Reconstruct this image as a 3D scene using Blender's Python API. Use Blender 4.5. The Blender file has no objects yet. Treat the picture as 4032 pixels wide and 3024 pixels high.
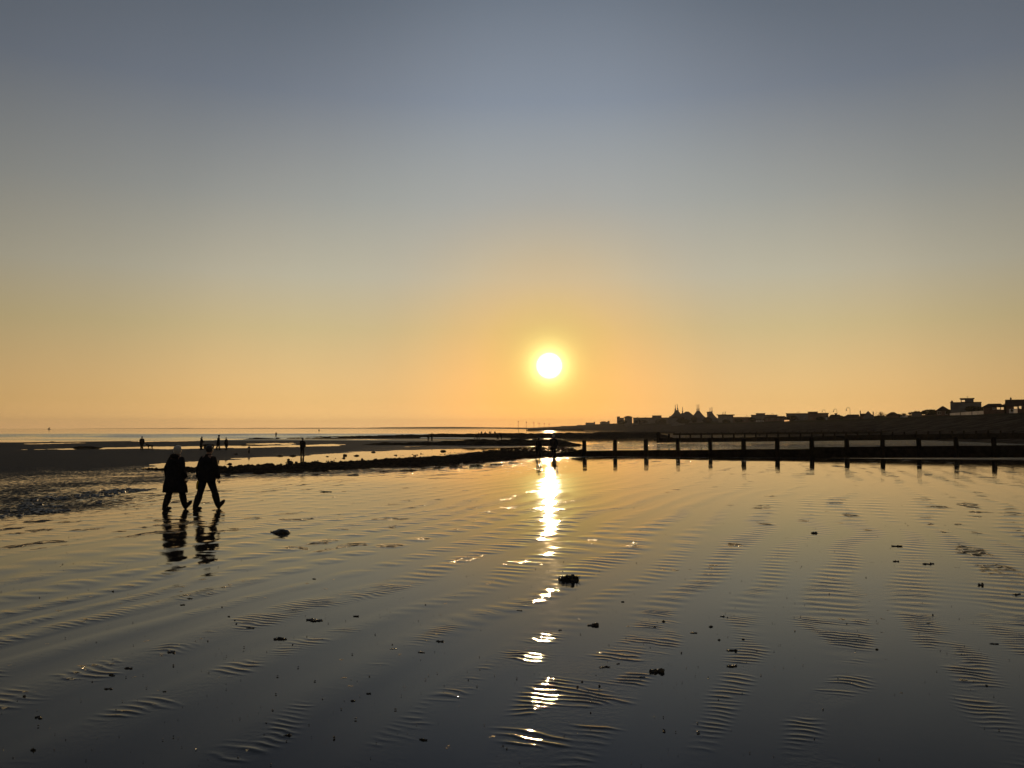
import bpy, bmesh, math, random
import numpy as np
from mathutils import Vector, Matrix

R = math.radians
sc = bpy.context.scene
COL = sc.collection
random.seed(7)

# ------------------------------------------------------------------ camera
F = 3264.0                      # focal length in photo pixels
PITCH = R(3.03)
CAMZ = 2.08
cam_d = bpy.data.cameras.new("camera")
cam_d.sensor_width = 36.0
cam_d.lens = 36.0 * F / 4032.0
cam_d.clip_start = 0.1
cam_d.clip_end = 30000.0
cam = bpy.data.objects.new("camera", cam_d)
COL.objects.link(cam)
cam.location = (0, 0, CAMZ)
cam.rotation_euler = (R(90) + PITCH, 0, 0)
sc.camera = cam

# ------------------------------------------------------------------ world
SUN_EL, SUN_AZ = R(4.29), R(2.58)       # azimuth to the right of +Y
SUN = Vector((math.sin(SUN_AZ) * math.cos(SUN_EL), math.cos(SUN_AZ) * math.cos(SUN_EL), math.sin(SUN_EL)))


def s2l(c):
    return tuple(((v / 255.0) / 12.92 if v / 255.0 <= .04045 else ((v / 255.0 + .055) / 1.055) ** 2.4) for v in c)


world = bpy.data.worlds.new("World")
sc.world = world
world.use_nodes = True
wn, wl = world.node_tree.nodes, world.node_tree.links
wn.clear()
w_out = wn.new('ShaderNodeOutputWorld')
w_bg = wn.new('ShaderNodeBackground')
w_tc = wn.new('ShaderNodeTexCoord')
w_nrm = wn.new('ShaderNodeVectorMath'); w_nrm.operation = 'NORMALIZE'
wl.new(w_tc.outputs['Generated'], w_nrm.inputs[0])
w_sep = wn.new('ShaderNodeSeparateXYZ')
wl.new(w_nrm.outputs[0], w_sep.inputs[0])


def wmath(op, a, b=None, clamp=False):
    n = wn.new('ShaderNodeMath'); n.operation = op; n.use_clamp = clamp
    for i, v in enumerate((a, b)):
        if v is None:
            continue
        if isinstance(v, (int, float)):
            n.inputs[i].default_value = v
        else:
            wl.new(v, n.inputs[i])
    return n.outputs[0]


def wramp(fac, stops, interp='LINEAR'):
    n = wn.new('ShaderNodeValToRGB')
    n.color_ramp.interpolation = interp
    e = n.color_ramp.elements
    while len(e) < len(stops):
        e.new(0.5)
    for el, (p, c) in zip(e, sorted(stops)):
        el.position = p
        el.color = (*c, 1)
    wl.new(fac, n.inputs[0])
    return n.outputs[0]


def wmix(kind, a, b):
    n = wn.new('ShaderNodeMixRGB'); n.blend_type = kind; n.inputs[0].default_value = 1
    wl.new(a, n.inputs[1])
    if isinstance(b, tuple):
        n.inputs[2].default_value = (*b, 1)
    else:
        wl.new(b, n.inputs[2])
    return n.outputs[0]


el_deg = wmath('MULTIPLY', wmath('ARCSINE', w_sep.outputs[2]), 180 / math.pi)
el_n = wmath('DIVIDE', el_deg, 90.0, True)
dotn = wn.new('ShaderNodeVectorMath'); dotn.operation = 'DOT_PRODUCT'
wl.new(w_nrm.outputs[0], dotn.inputs[0]); dotn.inputs[1].default_value = SUN
ang_deg = wmath('MULTIPLY', wmath('ARCCOSINE', wmath('MINIMUM', dotn.outputs['Value'], 0.9999999)), 180 / math.pi)

base_pts = [(0.0, (240, 188, 124)), (.7, (234, 185, 119)), (1.8, (220, 177, 115)), (3.2, (212, 175, 119)), (6.7, (187, 168, 126)),
            (10.2, (169, 162, 143)), (15.3, (140, 141, 138)), (21.8, (106, 113, 125)), (27.9, (87, 95, 107)), (40, (76, 85, 103)), (65, (62, 72, 92)), (90, (58, 68, 88))]
sky_base = wramp(el_n, [(e / 90.0, s2l(c)) for e, c in base_pts])
# brighter towards the sun's bearing, and warmer close round the sun
bearing = wmath('MULTIPLY', wmath('ARCTAN2', w_sep.outputs[0], w_sep.outputs[1]), 180 / math.pi)
d_az = wmath('ABSOLUTE', wmath('SUBTRACT', bearing, math.degrees(SUN_AZ)))
az_pts = [(0, 1.52), (3, 1.51), (6, 1.45), (10, 1.32), (14, 1.20), (18, 1.12), (23, 1.04), (28, .96), (33, .86), (38, .78), (44, .72), (60, .66), (180, .56)]
az_mult = wramp(wmath('DIVIDE', d_az, 180.0, True), [(a / 180.0, (v / 2,) * 3) for a, v in az_pts], 'CARDINAL')
tint_pts = [(0, (1.0, .81, .55)), (3, (1.0, .81, .57)), (5, (1.06, .88, .67)), (8, (1.02, .92, .80)), (11.5, (.99, .97, .95)), (16, (1.06, 1.07, 1.06)),
            (22, (1.09, 1.085, 1.07)), (27, (1.01, 1.015, 1.015)), (32, (1, 1, 1)), (180, (1, 1, 1))]
tint = wramp(wmath('DIVIDE', ang_deg, 180.0, True), [(a / 180.0, tuple(v / 2 for v in c)) for a, c in tint_pts], 'CARDINAL')
sky = wmix('MULTIPLY', wmix('MULTIPLY', wmix('MULTIPLY', sky_base, az_mult), tint), (4, 4, 4))
# aureole close to the sun, and the disc itself
halo = wramp(wmath('DIVIDE', ang_deg, 6.0, True),
             [(0, (.9, .9, .5)), (.13, (.85, .85, .40)), (.20, (.52, .58, .18)), (.27, (.28, .33, .09)), (.36, (.12, .15, .03)),
              (.5, (.055, .07, .012)), (.75, (.02, .025, 0)), (1.0, (0, 0, 0))], 'B_SPLINE')
sky = wmix('ADD', sky, halo)
disc = wramp(wmath('DIVIDE', ang_deg, 2.0, True), [(0, (1, 1, 1)), (.27, (1, 1, 1)), (.48, (0, 0, 0))], 'EASE')
disc = wmix('MULTIPLY', disc, (6.0, 5.2, 3.6))
sky = wmix('ADD', sky, disc)
# a little of the physical sky for the same low sun
nish = wn.new('ShaderNodeTexSky'); nish.sky_type = 'NISHITA'; nish.sun_disc = False
nish.sun_elevation = SUN_EL; nish.sun_rotation = SUN_AZ
sky = wmix('ADD', sky, wmix('MULTIPLY', nish.outputs[0], (.0006, .0006, .0006)))
wl.new(sky, w_bg.inputs[0])
w_bg.inputs[1].default_value = 1.0
wl.new(w_bg.outputs[0], w_out.inputs[0])

# ------------------------------------------------------------------ sun and exposure
sl = bpy.data.lights.new("sun", 'SUN')
sl.energy = 1.5
sl.angle = R(0.53)
sl.color = (1.0, .66, .32)
so = bpy.data.objects.new("sun", sl)
COL.objects.link(so)
so.rotation_euler = (-SUN).to_track_quat('-Z', 'Y').to_euler()
sc.view_settings.view_transform = 'Standard'
sc.view_settings.look = 'None'
sc.view_settings.exposure = 0
sc.view_settings.gamma = 1
sc.cycles.max_bounces = 6
sc.cycles.volume_bounces = 0
sc.cycles.use_denoising = True

# ------------------------------------------------------------------ helpers
cp, sp_ = math.cos(PITCH), math.sin(PITCH)


def ray(px, py):
    cx, cy = (px - 2016) / F, (1512 - py) / F
    return Vector((cx, cp - cy * sp_, sp_ + cy * cp))


def at(px, py, Y):
    d = ray(px, py)
    return Vector((d.x * Y / d.y, Y, CAMZ + d.z * Y / d.y))


def zat(py, Y):
    return at(2016, py, Y).z


def xat(px, Y, py=1660):
    return at(px, py, Y).x


def sm(a, b, x):
    t = np.clip((np.asarray(x, dtype=float) - a) / (b - a), 0, 1)
    return t * t * (3 - 2 * t)


def vnoise(x, y, seed=0):
    x = np.asarray(x, dtype=np.float64); y = np.asarray(y, dtype=np.float64)
    x, y = np.broadcast_arrays(x, y)
    ix = np.floor(x).astype(np.int64); iy = np.floor(y).astype(np.int64)
    fx = x - ix; fy = y - iy

    def h(a, b):
        v = (a * 374761393 + b * 668265263 + seed * 1274126177) & 0xffffffff
        v = ((v ^ (v >> 13)) * 1274126177) & 0xffffffff
        v = ((v ^ (v >> 16)) * 2246822519) & 0xffffffff
        return ((v ^ (v >> 15)) & 0xffffff) / float(0xffffff) * 2 - 1
    u = fx * fx * fx * (fx * (fx * 6 - 15) + 10); v = fy * fy * fy * (fy * (fy * 6 - 15) + 10)
    a = h(ix, iy); b = h(ix + 1, iy); c = h(ix, iy + 1); d = h(ix + 1, iy + 1)
    return (a + (b - a) * u) * (1 - v) + (c + (d - c) * u) * v


def fbm(x, y, seed=0, o=4):
    s, a, f = 0, .5, 1.0
    for i in range(o):
        s = s + a * vnoise(np.asarray(x) * f, np.asarray(y) * f, seed + i * 17)
        a *= .5; f *= 2.03
    return s


# terrace edge of the upper wet sand (world metres)
EDGE = np.array([(-600, -115), (-80, 5), (-12.9, 20.9), (-11.9, 22.6), (-13.7, 31.6), (-12.8, 35.7), (-10.8, 38.4),
                 (-6.6, 41.7), (-1.7, 46.8), (1.4, 53.5), (5.6, 65.0), (35, 59.5), (80, 52), (600, -20)], dtype=float)
EPOLY = np.vstack([EDGE, [(600, -900), (-600, -900)]])


def in_poly(x, y, P):
    x = np.asarray(x, float); y = np.asarray(y, float)
    ins = np.zeros(x.shape, bool)
    n = len(P)
    for i in range(n):
        x0, y0 = P[i]; x1, y1 = P[(i + 1) % n]
        if y0 == y1:
            continue
        c = ((y0 > y) != (y1 > y)) & (x < (x1 - x0) * (y - y0) / (y1 - y0) + x0)
        ins ^= c
    return ins


def edge_sd(x, y):
    x = np.asarray(x, float); y = np.asarray(y, float)
    best = np.full(x.shape, 1e9)
    for i in range(len(EDGE) - 1):
        a, b = EDGE[i], EDGE[i + 1]
        d = b - a
        t = np.clip(((x - a[0]) * d[0] + (y - a[1]) * d[1]) / (d @ d), 0, 1)
        best = np.minimum(best, np.hypot(x - a[0] - t * d[0], y - a[1] - t * d[1]))
    return np.where(in_poly(x, y, EPOLY), -best, best)


def macro(x, y):
    return -0.72 * sm(-12, 26, edge_sd(x, y))


def gz(x, y):
    return float(macro(np.array([x]), np.array([y]))[0])


def hit(px, py):
    d = ray(px, py)
    z = -0.3
    for _ in range(14):
        t = (z - CAMZ) / d.z
        z = gz(d.x * t, d.y * t)
    return Vector((d.x * t, d.y * t, z))


def tag(o, label=None, cat=None, group=None, kind=None):
    if label: o['label'] = label
    if cat: o['category'] = cat
    if group: o['group'] = group
    if kind: o['kind'] = kind
    return o


def empty(name, loc, rz=0, label=None, cat=None, group=None):
    o = bpy.data.objects.new(name, None)
    COL.objects.link(o)
    o.location = loc
    o.rotation_euler = (0, 0, rz)
    o.empty_display_size = .3
    return tag(o, label, cat, group)


def link(name, me, mat=None, parent=None, smooth=False):
    if mat and not me.materials:
        me.materials.append(mat)
    if smooth:
        me.polygons.foreach_set('use_smooth', [True] * len(me.polygons))
    o = bpy.data.objects.new(name, me)
    COL.objects.link(o)
    if parent: o.parent = parent
    return o


def bmobj(name, bm, mat, parent=None, smooth=False):
    me = bpy.data.meshes.new(name)
    bm.to_mesh(me); bm.free()
    return link(name, me, mat, parent, smooth)


def npmesh(name, V, Fq, mat, smooth=True):
    me = bpy.data.meshes.new(name)
    V = np.asarray(V, np.float32); Fq = np.asarray(Fq, np.int32)
    k = Fq.shape[1]
    me.vertices.add(len(V)); me.vertices.foreach_set('co', V.ravel())
    me.loops.add(Fq.size); me.loops.foreach_set('vertex_index', Fq.ravel())
    me.polygons.add(len(Fq))
    me.polygons.foreach_set('loop_start', np.arange(0, Fq.size, k, dtype=np.int32))
    me.polygons.foreach_set('loop_total', np.full(len(Fq), k, np.int32))
    me.update(calc_edges=True)
    me.polygons.foreach_set('use_smooth', np.full(len(Fq), smooth))
    me.materials.append(mat)
    return me


def grid_faces(nr, nc, wrap=False):
    i = np.arange(nr - 1)[:, None]; j = np.arange(nc if wrap else nc - 1)[None, :]
    j2 = (j + 1) % nc
    return np.stack([i * nc + j, i * nc + j2, (i + 1) * nc + j2, (i + 1) * nc + j], -1).reshape(-1, 4)


def box(bm, x0, x1, y0, y1, z0, z1):
    v = [bm.verts.new(p) for p in ((x0, y0, z0), (x1, y0, z0), (x1, y1, z0), (x0, y1, z0),
                                   (x0, y0, z1), (x1, y0, z1), (x1, y1, z1), (x0, y1, z1))]
    for f in ((3, 2, 1, 0), (4, 5, 6, 7), (0, 1, 5, 4), (1, 2, 6, 5), (2, 3, 7, 6), (3, 0, 4, 7)):
        bm.faces.new([v[i] for i in f])
    return v


def tube(bm, pts, radii, seg=8, up=Vector((0, 1, 0)), caps=True):
    """loft of elliptical rings along pts; radii scalar or (side, up)"""
    pts = [Vector(p) for p in pts]
    rings = []
    n = len(pts)
    for i, p in enumerate(pts):
        t = (pts[min(i + 1, n - 1)] - pts[max(i - 1, 0)])
        if t.length < 1e-9: t = Vector((0, 0, 1))
        t.normalize()
        u = up
        if abs(t.dot(u)) > .97:
            u = Vector((1, 0, 0)) if abs(t.x) < .9 else Vector((0, 0, 1))
        s = t.cross(u).normalized(); w = s.cross(t).normalized()
        r = radii[i]
        a, b = (r, r) if isinstance(r, (int, float)) else r
        rings.append([bm.verts.new(p + s * (a * math.cos(2 * math.pi * k / seg)) + w * (b * math.sin(2 * math.pi * k / seg))) for k in range(seg)])
    for i in range(n - 1):
        for k in range(seg):
            bm.faces.new((rings[i][k], rings[i][(k + 1) % seg], rings[i + 1][(k + 1) % seg], rings[i + 1][k]))
    if caps:
        bm.faces.new(rings[0][::-1]); bm.faces.new(rings[-1])
    return rings


def loft(bm, rings, seg=16, caps=True):
    """horizontal elliptical rings: (cx, cy, z, rx, ry)"""
    rs = []
    for cx, cy, z, rx, ry in rings:
        rs.append([bm.verts.new((cx + rx * math.cos(2 * math.pi * k / seg), cy + ry * math.sin(2 * math.pi * k / seg), z)) for k in range(seg)])
    for i in range(len(rs) - 1):
        for k in range(seg):
            bm.faces.new((rs[i][k], rs[i][(k + 1) % seg], rs[i + 1][(k + 1) % seg], rs[i + 1][k]))
    if caps:
        bm.faces.new(rs[0][::-1]); bm.faces.new(rs[-1])


# ------------------------------------------------------------------ materials
class NT:
    def __init__(s, name):
        s.m = bpy.data.materials.new(name); s.m.use_nodes = True
        s.t = s.m.node_tree; s.n = s.t.nodes; s.l = s.t.links
        s.b = s.n['Principled BSDF']; s.out = s.n['Material Output']

    def new(s, typ, **kw):
        n = s.n.new(typ)
        for k, v in kw.items(): setattr(n, k, v)
        return n

    def put(s, v, sock):
        if isinstance(v, bpy.types.NodeSocket): s.l.new(v, sock)
        else: sock.default_value = v

    def math(s, op, a, b=0.0, c=0.0, clamp=False):
        n = s.new('ShaderNodeMath', operation=op, use_clamp=clamp)
        for i, v in enumerate((a, b, c)): s.put(v, n.inputs[i])
        return n.outputs[0]

    def noise(s, scale, detail=3, rough=.55, vec=None, dist=0.0):
        n = s.new('ShaderNodeTexNoise')
        n.inputs['Scale'].default_value = scale; n.inputs['Detail'].default_value = detail
        n.inputs['Roughness'].default_value = rough; n.inputs['Distortion'].default_value = dist
        if vec is None:
            tc = s.new('ShaderNodeTexCoord'); vec = tc.outputs['Object']
        s.l.new(vec, n.inputs['Vector'])
        return n.outputs['Fac']

    def geo(s):
        return s.new('ShaderNodeNewGeometry').outputs['Position']

    def scaled(s, vec, sc3):
        n = s.new('ShaderNodeMapping'); n.inputs['Scale'].default_value = sc3
        s.l.new(vec, n.inputs['Vector']); return n.outputs[0]

    def smooth(s, v, a, b, to0=0.0, to1=1.0):
        n = s.new('ShaderNodeMapRange', interpolation_type='SMOOTHSTEP')
        s.put(v, n.inputs[0])
        for i, q in enumerate((a, b, to0, to1)): n.inputs[i + 1].default_value = q
        return n.outputs[0]

    def mix(s, f, a, b):
        n = s.new('ShaderNodeMixRGB'); s.put(f, n.inputs[0])
        for i, c in ((1, a), (2, b)):
            if isinstance(c, tuple): n.inputs[i].default_value = (*c, 1)
            else: s.l.new(c, n.inputs[i])
        return n.outputs[0]

    def attr(s, name):
        return s.new('ShaderNodeAttribute', attribute_name=name).outputs['Fac']

    def bump(s, h, dist, strength=1.0, normal=None):
        n = s.new('ShaderNodeBump'); n.inputs['Distance'].default_value = dist; n.inputs['Strength'].default_value = strength
        s.l.new(h, n.inputs['Height'])
        if normal: s.l.new(normal, n.inputs['Normal'])
        return n.outputs[0]


def plain(name, c1, c2=None, scale=3.0, rough=.8, spec=.3, bump=0.0, bscale=None, ior=1.45):
    t = NT(name)
    c2 = c2 or tuple(v * .7 for v in c1)
    f = t.noise(scale, 4)
    t.l.new(t.mix(t.smooth(f, .35, .65), c1, c2), t.b.inputs['Base Color'])
    t.b.inputs['Roughness'].default_value = rough
    t.b.inputs['Specular IOR Level'].default_value = spec if rough < .7 else 0.0     # open, porous surfaces do not glint
    t.b.inputs['IOR'].default_value = ior
    if bump:
        t.l.new(t.bump(t.noise(bscale or scale * 4, 4), bump), t.b.inputs['Normal'])
    return t.m


M = {}
M['cloth_black'] = plain('black cloth', (.012, .012, .014), (.02, .019, .02), 14, .9, .1)
M['cloth_navy'] = plain('navy cloth', (.016, .018, .028), (.01, .011, .017), 12, .9, .1)
M['cloth_brown'] = plain('brown cloth', (.035, .026, .02), (.02, .016, .013), 12, .9, .1)
M['cloth_grey'] = plain('grey cloth', (.05, .05, .055), (.03, .03, .034), 12, .9, .1)
M['cloth_pale'] = plain('pale cloth', (.30, .24, .19), (.2, .16, .13), 12, .9, .1)
M['boot'] = plain('boot rubber', (.010, .010, .0095), (.015, .014, .013), 20, .6, .15)
M['skin'] = plain('skin', (.22, .13, .085), (.18, .10, .07), 20, .6, .3)
M['hair_pale'] = plain('pale hair', (.42, .38, .33), (.30, .27, .24), 60, .6, .4, .004, 90)
M['hair_dark'] = plain('dark hair', (.03, .022, .017), (.018, .014, .012), 60, .6, .4, .004, 90)
M['yellow'] = plain('yellow fabric', (.45, .33, .03), (.35, .25, .03), 9, .7)
M['fur_dark'] = plain('dark fur', (.018, .015, .013), (.03, .025, .02), 30, .9, .1)
M['timber'] = plain('wet groyne timber', (.020, .017, .014), (.010, .009, .008), 2.5, .8, .2, .02, 9)
M['weed'] = plain('bladder weed', (.020, .018, .011), (.035, .026, .013), 30, .38, .5)
M['rock'] = plain('weedy rock', (.046, .036, .024), (.018, .015, .011), 1.5, .95, .04, .02, 4)
M['stone'] = plain('weedy stone', (.040, .033, .025), (.015, .013, .010), 6, .9, .08)
M['shell'] = plain('shell and pebble', (.05, .045, .04), (.02, .018, .016), 40, .16, .8)
M['roof'] = plain('roof tile', (.055, .036, .028), (.038, .028, .024), .6, .85, .2)
M['roof_flat'] = plain('felt roof', (.05, .048, .046), (.035, .034, .033), .4, .9, .2)
M['wall_render'] = plain('painted render', (.20, .18, .16), (.16, .145, .13), .3, .85, .2)
M['wall_brick'] = plain('brick wall', (.16, .10, .075), (.11, .075, .06), .8, .9, .2)
M['wall_grey'] = plain('grey cladding', (.16, .155, .15), (.12, .115, .11), .3, .85, .2)
M['wall_white'] = plain('white painted wall', (.62, .56, .50), (.48, .43, .38), .5, .85, .2)
M['canvas'] = plain('grey tent membrane', (.13, .115, .10), (.10, .09, .08), .15, .8, .15)
M['metal'] = plain('painted metal', (.06, .06, .062), (.045, .044, .044), 1.5, .5, .5)
M['mast'] = plain('pale mast', (.32, .28, .26), (.25, .21, .19), .8, .6, .3)
M['bark'] = plain('bark', (.05, .04, .032), (.03, .025, .02), 3, .9, .1)
M['leaf'] = plain('evergreen leaf', (.028, .036, .016), (.016, .022, .010), .8, .75, .2)
M['frame'] = plain('white window frame', (.6, .58, .54), (.5, .48, .45), 4, .6)
M['pane_dark'] = plain('window glass', (.02, .022, .025), (.015, .016, .018), 1, .08, .5, ior=1.5)


for k, v in (('hair_pale', 1.0), ('hair_dark', .25), ('cloth_black', .06), ('cloth_navy', .06)):
    b_ = M[k].node_tree.nodes['Principled BSDF']
    b_.inputs['Sheen Weight'].default_value = v
    b_.inputs['Sheen Roughness'].default_value = .35


def emissive(name, col, s):
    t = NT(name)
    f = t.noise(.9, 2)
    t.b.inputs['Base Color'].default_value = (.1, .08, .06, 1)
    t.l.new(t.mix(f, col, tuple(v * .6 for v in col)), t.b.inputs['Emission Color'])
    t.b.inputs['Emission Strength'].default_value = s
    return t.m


M['pane_sky_glow'] = emissive('lit window glass', (1.0, .62, .26), 1.0)  # emission stands in for sky seen through or mirrored in the panes
M['pane_kiosk_gleam'] = emissive('lit shop front', (1.0, .50, .18), 1.1)  # orange gleam on the front glass, put in as emission


def sand_material():
    t = NT('wet rippled sand')
    pos = t.geo()
    drain = t.attr('drain')
    fine = t.noise(5.5, 4, .62, pos)
    big = t.noise(.35, 3, .5, pos)
    v = t.math('ADD', drain, t.math('MULTIPLY', t.math('SUBTRACT', fine, .5), 1.5))
    v = t.math('ADD', v, t.math('MULTIPLY', t.math('SUBTRACT', big, .5), .5))
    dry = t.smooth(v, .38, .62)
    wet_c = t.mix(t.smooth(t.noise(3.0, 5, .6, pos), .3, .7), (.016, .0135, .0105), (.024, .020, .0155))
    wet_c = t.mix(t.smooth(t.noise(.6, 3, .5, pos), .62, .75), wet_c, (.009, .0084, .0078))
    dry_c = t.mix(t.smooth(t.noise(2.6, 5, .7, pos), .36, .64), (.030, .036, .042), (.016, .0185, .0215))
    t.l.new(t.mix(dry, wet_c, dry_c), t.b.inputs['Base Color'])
    # film: almost mirror, a little duller where grains break the surface
    grain = t.noise(5.0, 4, .6, pos)
    r_wet = t.smooth(grain, .3, .75, .02, .055)
    t.l.new(t.math('ADD', t.math('MULTIPLY', t.math('SUBTRACT', .62, r_wet), dry), r_wet), t.b.inputs['Roughness'])
    t.l.new(t.math('SUBTRACT', .5, t.math('MULTIPLY', dry, .44)), t.b.inputs['Specular IOR Level'])
    t.b.inputs['IOR'].default_value = 1.22
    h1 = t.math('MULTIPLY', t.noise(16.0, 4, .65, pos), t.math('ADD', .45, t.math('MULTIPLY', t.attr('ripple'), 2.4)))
    n1 = t.bump(h1, .0006, 1.0)
    n1a = t.bump(t.math('MULTIPLY', t.noise(46.0, 3, .6, pos), t.math('ADD', .05, t.attr('ripple'))), .0003, 1.0, n1)
    n1b = t.bump(t.math('MULTIPLY', t.noise(130.0, 2, .5, pos), t.math('ADD', .5, t.math('MULTIPLY', t.attr('ripple'), .4))), .00010, 1.0, n1a)
    h2 = t.math('MULTIPLY', t.noise(3.2, 4, .65, pos), dry)
    n2 = t.bump(h2, .10, 1.0, n1b)
    t.l.new(n2, t.b.inputs['Normal'])
    return t.m


M['sand'] = sand_material()


def sea_material():
    t = NT('calm sea')
    pos = t.geo()
    t.b.inputs['Base Color'].default_value = (.03, .03, .028, 1)
    t.b.inputs['Roughness'].default_value = .04
    t.b.inputs['IOR'].default_value = 1.333
    w = t.noise(.16, 4, .55, t.scaled(pos, (.35, 1.0, 1.0)))
    t.l.new(t.bump(w, .02, .5), t.b.inputs['Normal'])
    return t.m


M['sea'] = sea_material()


def shingle_material():
    t = NT('shingle')
    pos = t.geo()
    a = t.noise(.25, 5, .65, pos)
    c = t.mix(t.smooth(a, .42, .58), (.062, .055, .044), (.026, .023, .019))
    z = t.new('ShaderNodeSeparateXYZ'); t.l.new(pos, z.inputs[0])
    # turf and scrub on the crest, with a ragged lower edge
    g = t.smooth(t.math('ADD', z.outputs[2], t.math('MULTIPLY', t.noise(.08, 4, .6, pos), 3.0)), 6.2, 7.6)
    c = t.mix(g, c, (.030, .031, .018))
    t.l.new(c, t.b.inputs['Base Color'])
    t.b.inputs['Roughness'].default_value = 1.0
    t.b.inputs['Specular IOR Level'].default_value = 0.0
    t.l.new(t.bump(t.noise(1.2, 5, .7, pos), .5), t.b.inputs['Normal'])
    return t.m


M['shingle'] = shingle_material()

# ------------------------------------------------------------------ beach (one sheet, finer where it is near)
POOLS = [  # outlines of standing water, located from the photograph
    [(540, 1842), (640, 1824), (900, 1806), (1190, 1794), (1450, 1781), (1700, 1773), (1880, 1767), (2080, 1758), (2110, 1764), (1960, 1773),
     (1800, 1790), (1650, 1804), (1500, 1814), (1350, 1822), (1200, 1834), (1050, 1842), (900, 1848), (700, 1850)],
    [(60, 1769), (350, 1765), (700, 1756), (1000, 1756.5), (1330, 1750.5), (1330, 1755), (1000, 1764), (730, 1767), (400, 1768.5)],
    [(95, 1747), (180, 1745), (330, 1741.5), (330, 1744), (200, 1747.5), (100, 1749)],
    [(480, 1735), (640, 1730), (960, 1726), (960, 1729), (760, 1735), (560, 1737.5)],
    [(1366, 1730.5), (1450, 1728), (1545, 1730), (1480, 1732.2)],
    [(990, 1746.5), (1130, 1746), (1130, 1750.5), (995, 1751)],
    [(1600, 1760), (1700, 1756), (1690, 1758), (1620, 1761.5)],
    [(1985, 1721), (2620, 1717), (2620, 1744), (2290, 1743), (2100, 1730), (2000, 1734)],
    [(2130, 1752), (2290, 1740), (2360, 1746), (2180, 1768)],
    [(2640, 1711), (3560, 1701), (4100, 1701), (4100, 1717), (3300, 1727), (2640, 1740)],
]


BANK_TOP = [(620, 1843), (770, 1841), (900, 1838), (1050, 1832), (1250, 1825), (1450, 1813), (1650, 1803), (1800, 1793), (1930, 1784), (2080, 1776), (2170, 1781), (2240, 1790)]
BANK_BOT = [(620, 1846), (770, 1856), (900, 1870), (1050, 1864), (1250, 1854), (1450, 1846), (1650, 1839), (1800, 1830), (1930, 1820), (2080, 1803), (2170, 1800), (2240, 1797)]


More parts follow.
